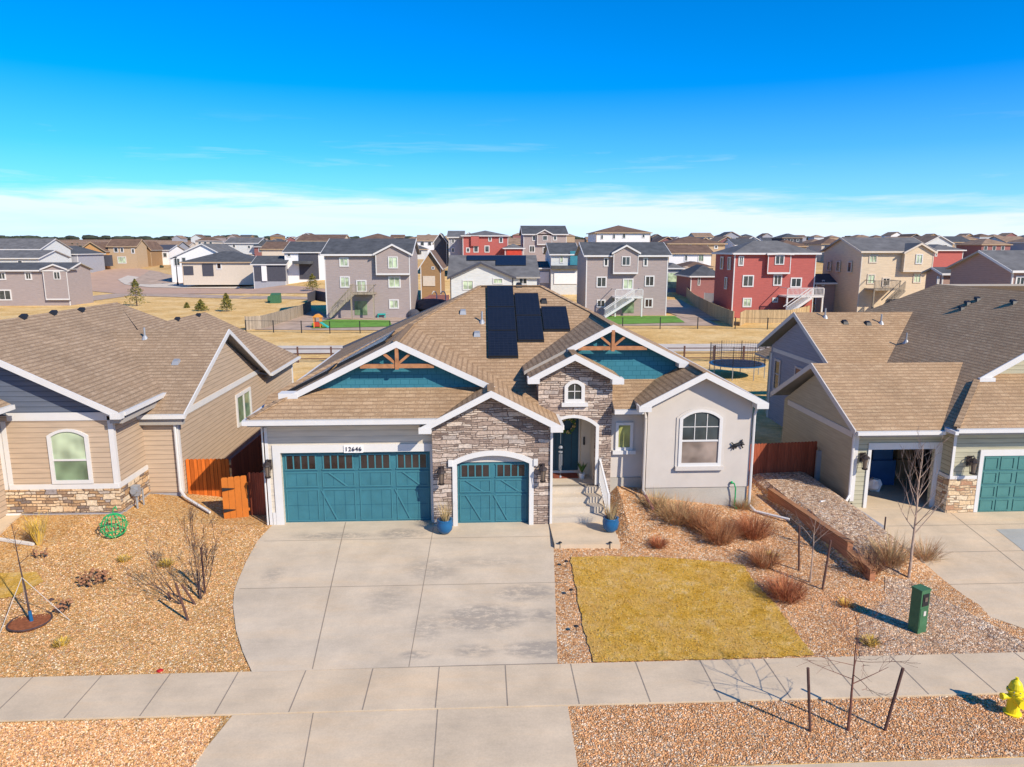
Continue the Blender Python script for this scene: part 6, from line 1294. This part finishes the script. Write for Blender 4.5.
fence_run('board_fence', 'dark fence enclosing the left side yard of the first taupe house', wavy([(308, 303), (316, 300), (326, 302)]), 1.6, 'dark_wall', .05, None, step=2.4)
fence_run('board_fence', 'wooden fence by the beige ranch and the dark garages', wavy([(233, 277), (240, 279), (252, 281)]), 1.7, 'fence_grey', .05, None, step=2.4)
fence_run('board_fence', 'dark board fence right of the first taupe house', wavy([(418, 312), (430, 305), (449, 305)]), 1.6, 'mauve_wall', .05, None, step=2.4)
fence_run('rail_fence', 'three rail brown wooden fence behind the left and centre houses', [(-20, 57.5), (-12, 57.3), (-4, 57.2), (4, 57)], 1.25, 'stake_brown', .07, None, rails=(.3, .7, 1.1), step=2.4)
fence_run('rail_fence', 'three rail brown wooden fence behind the trampoline', [(6, 57), (14, 56.6), (26, 56.2), (36, 56)], 1.25, 'stake_brown', .07, None, rails=(.3, .7, 1.1), step=2.4)
# trampoline
c = Vector((18.3, 49.8, 0)); t_ = thing('trampoline', 'round blue trampoline with black safety net beyond the right of the bay roof', 'trampoline', c)
mb = MB(); mb.lathe(c, [(1.7, .88), (1.95, .88), (1.95, .93), (1.7, .94)], 32); mb.build('pad', M['pot_blue'], t_); MB().lathe(c, [(1.72, .93), (1.72, .952)], 32).build('mat', M['black_metal'], t_)
lg = MB(); np_ = MB()
for k in range(8):
    a = k*.785+.3; e = c+Vector((1.9*math.cos(a), 1.9*math.sin(a), 0)); lg.cone(e, e+Vector((0, 0, .9)), .03, .03, 6); np_.cone(e+Vector((0, 0, .9)), e+Vector((0, 0, 2.35)), .025, .025, 6)
lg.build('legs', M['grey_metal'], t_); np_.build('net_poles', M['black_metal'], t_)
nn = MB()
for z in [x*.16+.95 for x in range(9)]: nn.tube([c+Vector((1.87*math.cos(k*.262), 1.87*math.sin(k*.262), z)) for k in range(25)], .008, 3)
for k in range(60): a = k*.1047; nn.cone(c+Vector((1.87*math.cos(a), 1.87*math.sin(a), .93)), c+Vector((1.87*math.cos(a), 1.87*math.sin(a), 2.35)), .007, .007, 3, False)
nn.build('safety_net', M['net'], t_)
# play set, dirt mounds, green boxes, patio things
c = ong(318, 328); t_ = thing('play_set', 'small colourful play set with orange roof and teal slide on the first taupe yard turf', 'play set', c); 
MB().box(c.x-.35, c.x+.35, c.y-.35, c.y+.35, c.z+.2, c.z+.7).build('tower', M['toy_red'], t_); MB().prism([c+Vector(v) for v in ((-.55, -.5, 1.25), (.55, -.5, 1.25), (.55, .5, 1.25), (-.55, .5, 1.25))], [c+Vector(v) for v in ((-.1, -.5, 1.6), (.1, -.5, 1.6), (.1, .5, 1.6), (-.1, .5, 1.6))]).build('roof', M['toy_orange'], t_)
m_ = MB(); [m_.box(c.x+a-.05, c.x+a+.05, c.y+b2-.05, c.y+b2+.05, c.z, c.z+1.25) for a in (-.35, .35) for b2 in (-.35, .35)]; each(m_, 'post', M['toy_orange'], t_); MB().beam(c+Vector((.35, -.2, .7)), c+Vector((1.3, -.4, .1)), .45, .1).build('slide', M['toy_teal'], t_)
for x, y, w_, lab in ((276, 303, .9, 'green transformer box on the left grass slope'), (271, 302, .55, 'smaller dark green box left of the transformer box')):
    c = ong(x, y); mb = MB(); mb.prism([c+Vector(v)*w_ for v in ((-.9, -.6, -.2), (.9, -.6, -.2), (.9, .6, -.2), (-.9, .6, -.2))], [c+Vector(v)*w_ for v in ((-.85, -.45, 1.5), (.85, -.45, 1.5), (.85, .55, 1.8), (-.85, .55, 1.8))]); mb.build('transformer_box', M['green_box'], None, lab, 'utility box')
c = ong(400, 318); mb = MB(); mb.blob(c+Vector((1.8, 0, .5)), .85, 4, 10, 6, (1, .6, .8), .1); mb.build('covered_grill', M['dark_wall'], None, 'dark covered grill against the first taupe house', 'grill')
c = ong(382, 318); mb = MB(); mb.box(c.x-.5, c.x+.5, c.y-.4, c.y+.4, c.z+.45, c.z+.6); mb.box(c.x-.5, c.x+.5, c.y+.3, c.y+.4, c.z+.5, c.z+1.4); [mb.box(c.x+a-.05, c.x+a+.05, c.y+b2-.05, c.y+b2+.05, c.z, c.z+.5) for a in (-.45, .45) for b2 in (-.35, .35)]; mb.build('patio_chair', M['toy_teal'], None, 'teal patio chair beside the covered grill', 'chair')
mb = MB(); c = ong(437, 309)
for dx in (0, 1.3): mb.tube([c+Vector((dx, 0, 0)), c+Vector((dx, 0, 2.2)), c+Vector((dx-.2, -.1, 2.6)), c+Vector((dx-.5, -.1, 2.6)), c+Vector((dx-.7, -.1, 2.2))], .09, 6)
mb.build('pool_ladder', M['white_trim'], None, 'white curved ladder rails above the dark yard right of the first taupe house', 'ladder')
for i, (x, y, lab) in enumerate(((437, 312, 'dark covered mound in the yard below the white ladder rails'),)):
    c = ong(x, y); MB().blob(c+Vector((-.5, 0, .6)), 2.2, 4, 12, 6, (1.3, .8, .6), .1).build('covered_pool', M['dark_wall'], None, lab, 'covered pool')
# trees and bushes of the middle distance
def conifer(x, y, h, w, label, mat='pine', group='small pines on the left grass', mat2='pine_yellow'):
    c = ong(x, y); c.z = ground(c.x, c.y); t_ = thing('pine_tree', label, 'tree', c, group); MB().cone(c-Vector((0, 0, .2)), c+Vector((0, 0, h*.8)), .08*h/3, .02, 6).build('trunk', M['bark_dark'], t_)
    rn = random.Random(int(x*7)); mb = MB()
    for k in range(900):
        f = rn.random()**.8; z = h*(.08+.92*f); rad = w*(1-f)**.75*rn.uniform(.35, 1.05)*(1+.25*math.sin(f*25)); a = rn.random()*6.28; e = c+Vector((math.cos(a)*rad, math.sin(a)*rad, z)); s_ = .10+.12*rn.random()
        d1 = Vector((rn.uniform(-1, 1), rn.uniform(-1, 1), rn.uniform(-.4, .8))).normalized()*s_; d2 = d1.orthogonal().normalized()*s_*.6; mb.mi = 1 if rn.random() < .35 else 0; mb.poly([e-d1, e+d2, e+d1])
    mb.build('crown', [M[mat], M[mat2]], t_, fix=False)
conifer(137, 306, 4.2, 1.7, 'yellowish young pine on the grass above the left house roof', 'pine', 'small pines on the left grass')
conifer(227, 311.5, 2.6, 1.1, 'small dark green pine in the middle of the left grass slope')
conifer(201, 311, 1.6, 1.0, 'low bushy pine at the top edge of the left house roof')
conifer(313, 291, 3.2, 1.6, 'round olive pine by the street left of the first taupe house')
conifer(187, 308, .8, .4, 'tiny sapling pine between the yellowish and the low bushy pines')
c = ong(178, 286); mb = MB(); mb.cone(c-Vector((0, 0, .3)), c+Vector((0, 0, 6.6)), .14, .09, 8); mb.box(c.x-.25, c.x+.25, c.y-.9, c.y+.2, c.z+6.5, c.z+6.7); mb.cone(c, c+Vector((0, 0, .9)), .24, .2, 8); mb.build('street_lamp', M['black_metal'], None, 'dark street lamp post beside the pink street', 'lamp post', 'street lamp posts')
c = ong(80, 272); mb = MB(); mb.cone(c-Vector((0, 0, .3)), c+Vector((0, 0, 7)), .15, .1, 8); mb.box(c.x-.25, c.x+.25, c.y-.9, c.y+.2, c.z+6.9, c.z+7.1); mb.build('street_lamp', M['black_metal'], None, 'dark lamp post at the left end of the pink street', 'lamp post', 'street lamp posts')
c = ong(420, 255); 
# yellow bush by the left back yard
c = Vector((-15.3, 52, 0)); rn = random.Random(3); mb = MB()
for k in range(500): a = rn.random()*6.28; q = rn.random()**.5*1.2; e = Vector((-14.6, 50.5, .0))+Vector((math.cos(a)*q, math.sin(a)*q, rn.random()*1.5)); d1 = Vector((rn.uniform(-1, 1), rn.uniform(-1, 1), rn.uniform(-1, 1))).normalized()*.12; mb.poly([e-d1, e+d1.orthogonal(), e+d1])
mb.build('yellow_bush', M['yellow_grass'], None, 'yellow bush beside the far corner of the left house', 'bush', fix=False)
# far tree line: a wood that reads as one mass
rn = random.Random(77); mb = MB()
for k in range(420):
    a = rn.uniform(-.86, .78); Y = rn.uniform(1000, 1250); X = a*Y; z = ground(X, Y); s_ = rn.uniform(3, 6.5)*(1 if a < -.3 else .8)
    mb.blob((X, Y, z+s_*.3), s_, k, 7, 4, (1.5, 1, .75), .35)
mb.build('far_woods', M['far_tree'], None, 'dark band of distant trees along the horizon', 'woods', kind='stuff')
rn = random.Random(78); mb = MB()
for k in range(260):
    a = rn.uniform(-.8, .78); Y = rn.uniform(220, 700); X = a*Y; z = ground(X, Y); s_ = rn.uniform(.5, 1.3)
    mb.blob((X, Y, z+s_*.4), s_, k, 6, 4, (1.1, 1, 1), .4)
mb.build('scattered_scrub', [M['far_tree']], None, 'scattered dark scrub between the distant houses', 'scrub', kind='stuff')
# ------------------------------------------------------------------ LIGHT, SKY, CAMERA
SUN_EL, az = R(35.4), math.atan2(-1.45, 1.39)         # direction towards the sun in plan
sd = Vector((math.cos(SUN_EL)*math.cos(az), math.cos(SUN_EL)*math.sin(az), math.sin(SUN_EL)))
L = bpy.data.lights.new('Sun', 'SUN'); L.energy = 4.2; L.angle = R(.53); L.color = (1.0, .90, .76)
lo = bpy.data.objects.new('Sun', L); C.objects.link(lo); lo.rotation_euler = sd.to_track_quat('Z', 'Y').to_euler()
Wd = bpy.data.worlds.new('World'); S.world = Wd; Wd.use_nodes = True; t = Wd.node_tree
bgn = t.nodes['Background']; sky = N(t, 'ShaderNodeTexSky'); sky.sky_type = 'NISHITA'; sky.sun_disc = False; sky.sun_elevation = SUN_EL
sky.sun_rotation = math.atan2(sd.x, sd.y); sky.altitude = 2000; sky.air_density = 1.0; sky.dust_density = .3; sky.ozone_density = 3.0
hsv = N(t, 'ShaderNodeHueSaturation'); hsv.inputs['Saturation'].default_value = 1.5; hsv.inputs['Value'].default_value = 1.0; t.links.new(mix(t, 1.0, sky.outputs[0], (.50, .88, 1.26), 'MULTIPLY'), hsv.inputs['Color'])
tc = N(t, 'ShaderNodeTexCoord'); d = tc.outputs['Generated']; sp = N(t, 'ShaderNodeSeparateXYZ'); t.links.new(d, sp.inputs[0])
nz = noise(t, mapping(t, d, (2.2, 2.2, 26)), 1.7, 7, .62, .3)
nz2 = noise(t, mapping(t, d, (1.2, 1.2, 8)), 1.3, 3, .5)
zc = math_(t, 'ADD', sp.outputs[2], math_(t, 'MULTIPLY', math_(t, 'SUBTRACT', nz, .5), .085))
zc = math_(t, 'ADD', zc, math_(t, 'MULTIPLY', math_(t, 'SUBTRACT', nz2, .5), .03))
xx = math_(t, 'ABSOLUTE', math_(t, 'ADD', sp.outputs[0], .15)); zc = math_(t, 'ADD', zc, math_(t, 'MULTIPLY', math_(t, 'MULTIPLY', xx, xx), .05))
band = ramp(t, zc, [(0, (.35,)*3), (.018, (.5,)*3), (.045, (.72,)*3), (.060, (.74,)*3), (.069, (.3,)*3), (.082, (.0,)*3)])
wis = math_(t, 'MULTIPLY', ramp(t, nz, [(.58, (0,)*3), (.78, (.4,)*3)]), ramp(t, sp.outputs[2], [(.05, (1,)*3), (.12, (.6,)*3), (.17, (0,)*3)]))
hz = ramp(t, sp.outputs[2], [(0, (.8,)*3), (.06, (.42,)*3), (.12, (.15,)*3), (.2, (0,)*3)])
fac = math_(t, 'MAXIMUM', band, math_(t, 'MAXIMUM', wis, 0.0), cl=True)
base = mix(t, hz, hsv.outputs[0], (3.9, 5.7, 7.9))
t.links.new(mix(t, fac, base, (6.3, 6.4, 6.9)), bgn.inputs['Color']); bgn.inputs['Strength'].default_value = .118
cam = bpy.data.cameras.new('Camera'); co = bpy.data.objects.new('Camera', cam); C.objects.link(co); S.camera = co
cam.sensor_width = 36; cam.lens = F*36/1024; cam.clip_end = 12000; cam.clip_start = .1
fw = Vector((math.sin(YAW)*math.cos(PITCH), math.cos(YAW)*math.cos(PITCH), -math.sin(PITCH)))
co.location = (0, 0, H); co.rotation_euler = (-fw).to_track_quat('Z', 'Y').to_euler()
S.view_settings.view_transform = 'Standard'; S.view_settings.look = 'None'; S.view_settings.exposure = 0.47; S.view_settings.gamma = 1.0
S.cycles.max_bounces = 5; S.cycles.diffuse_bounces = 3
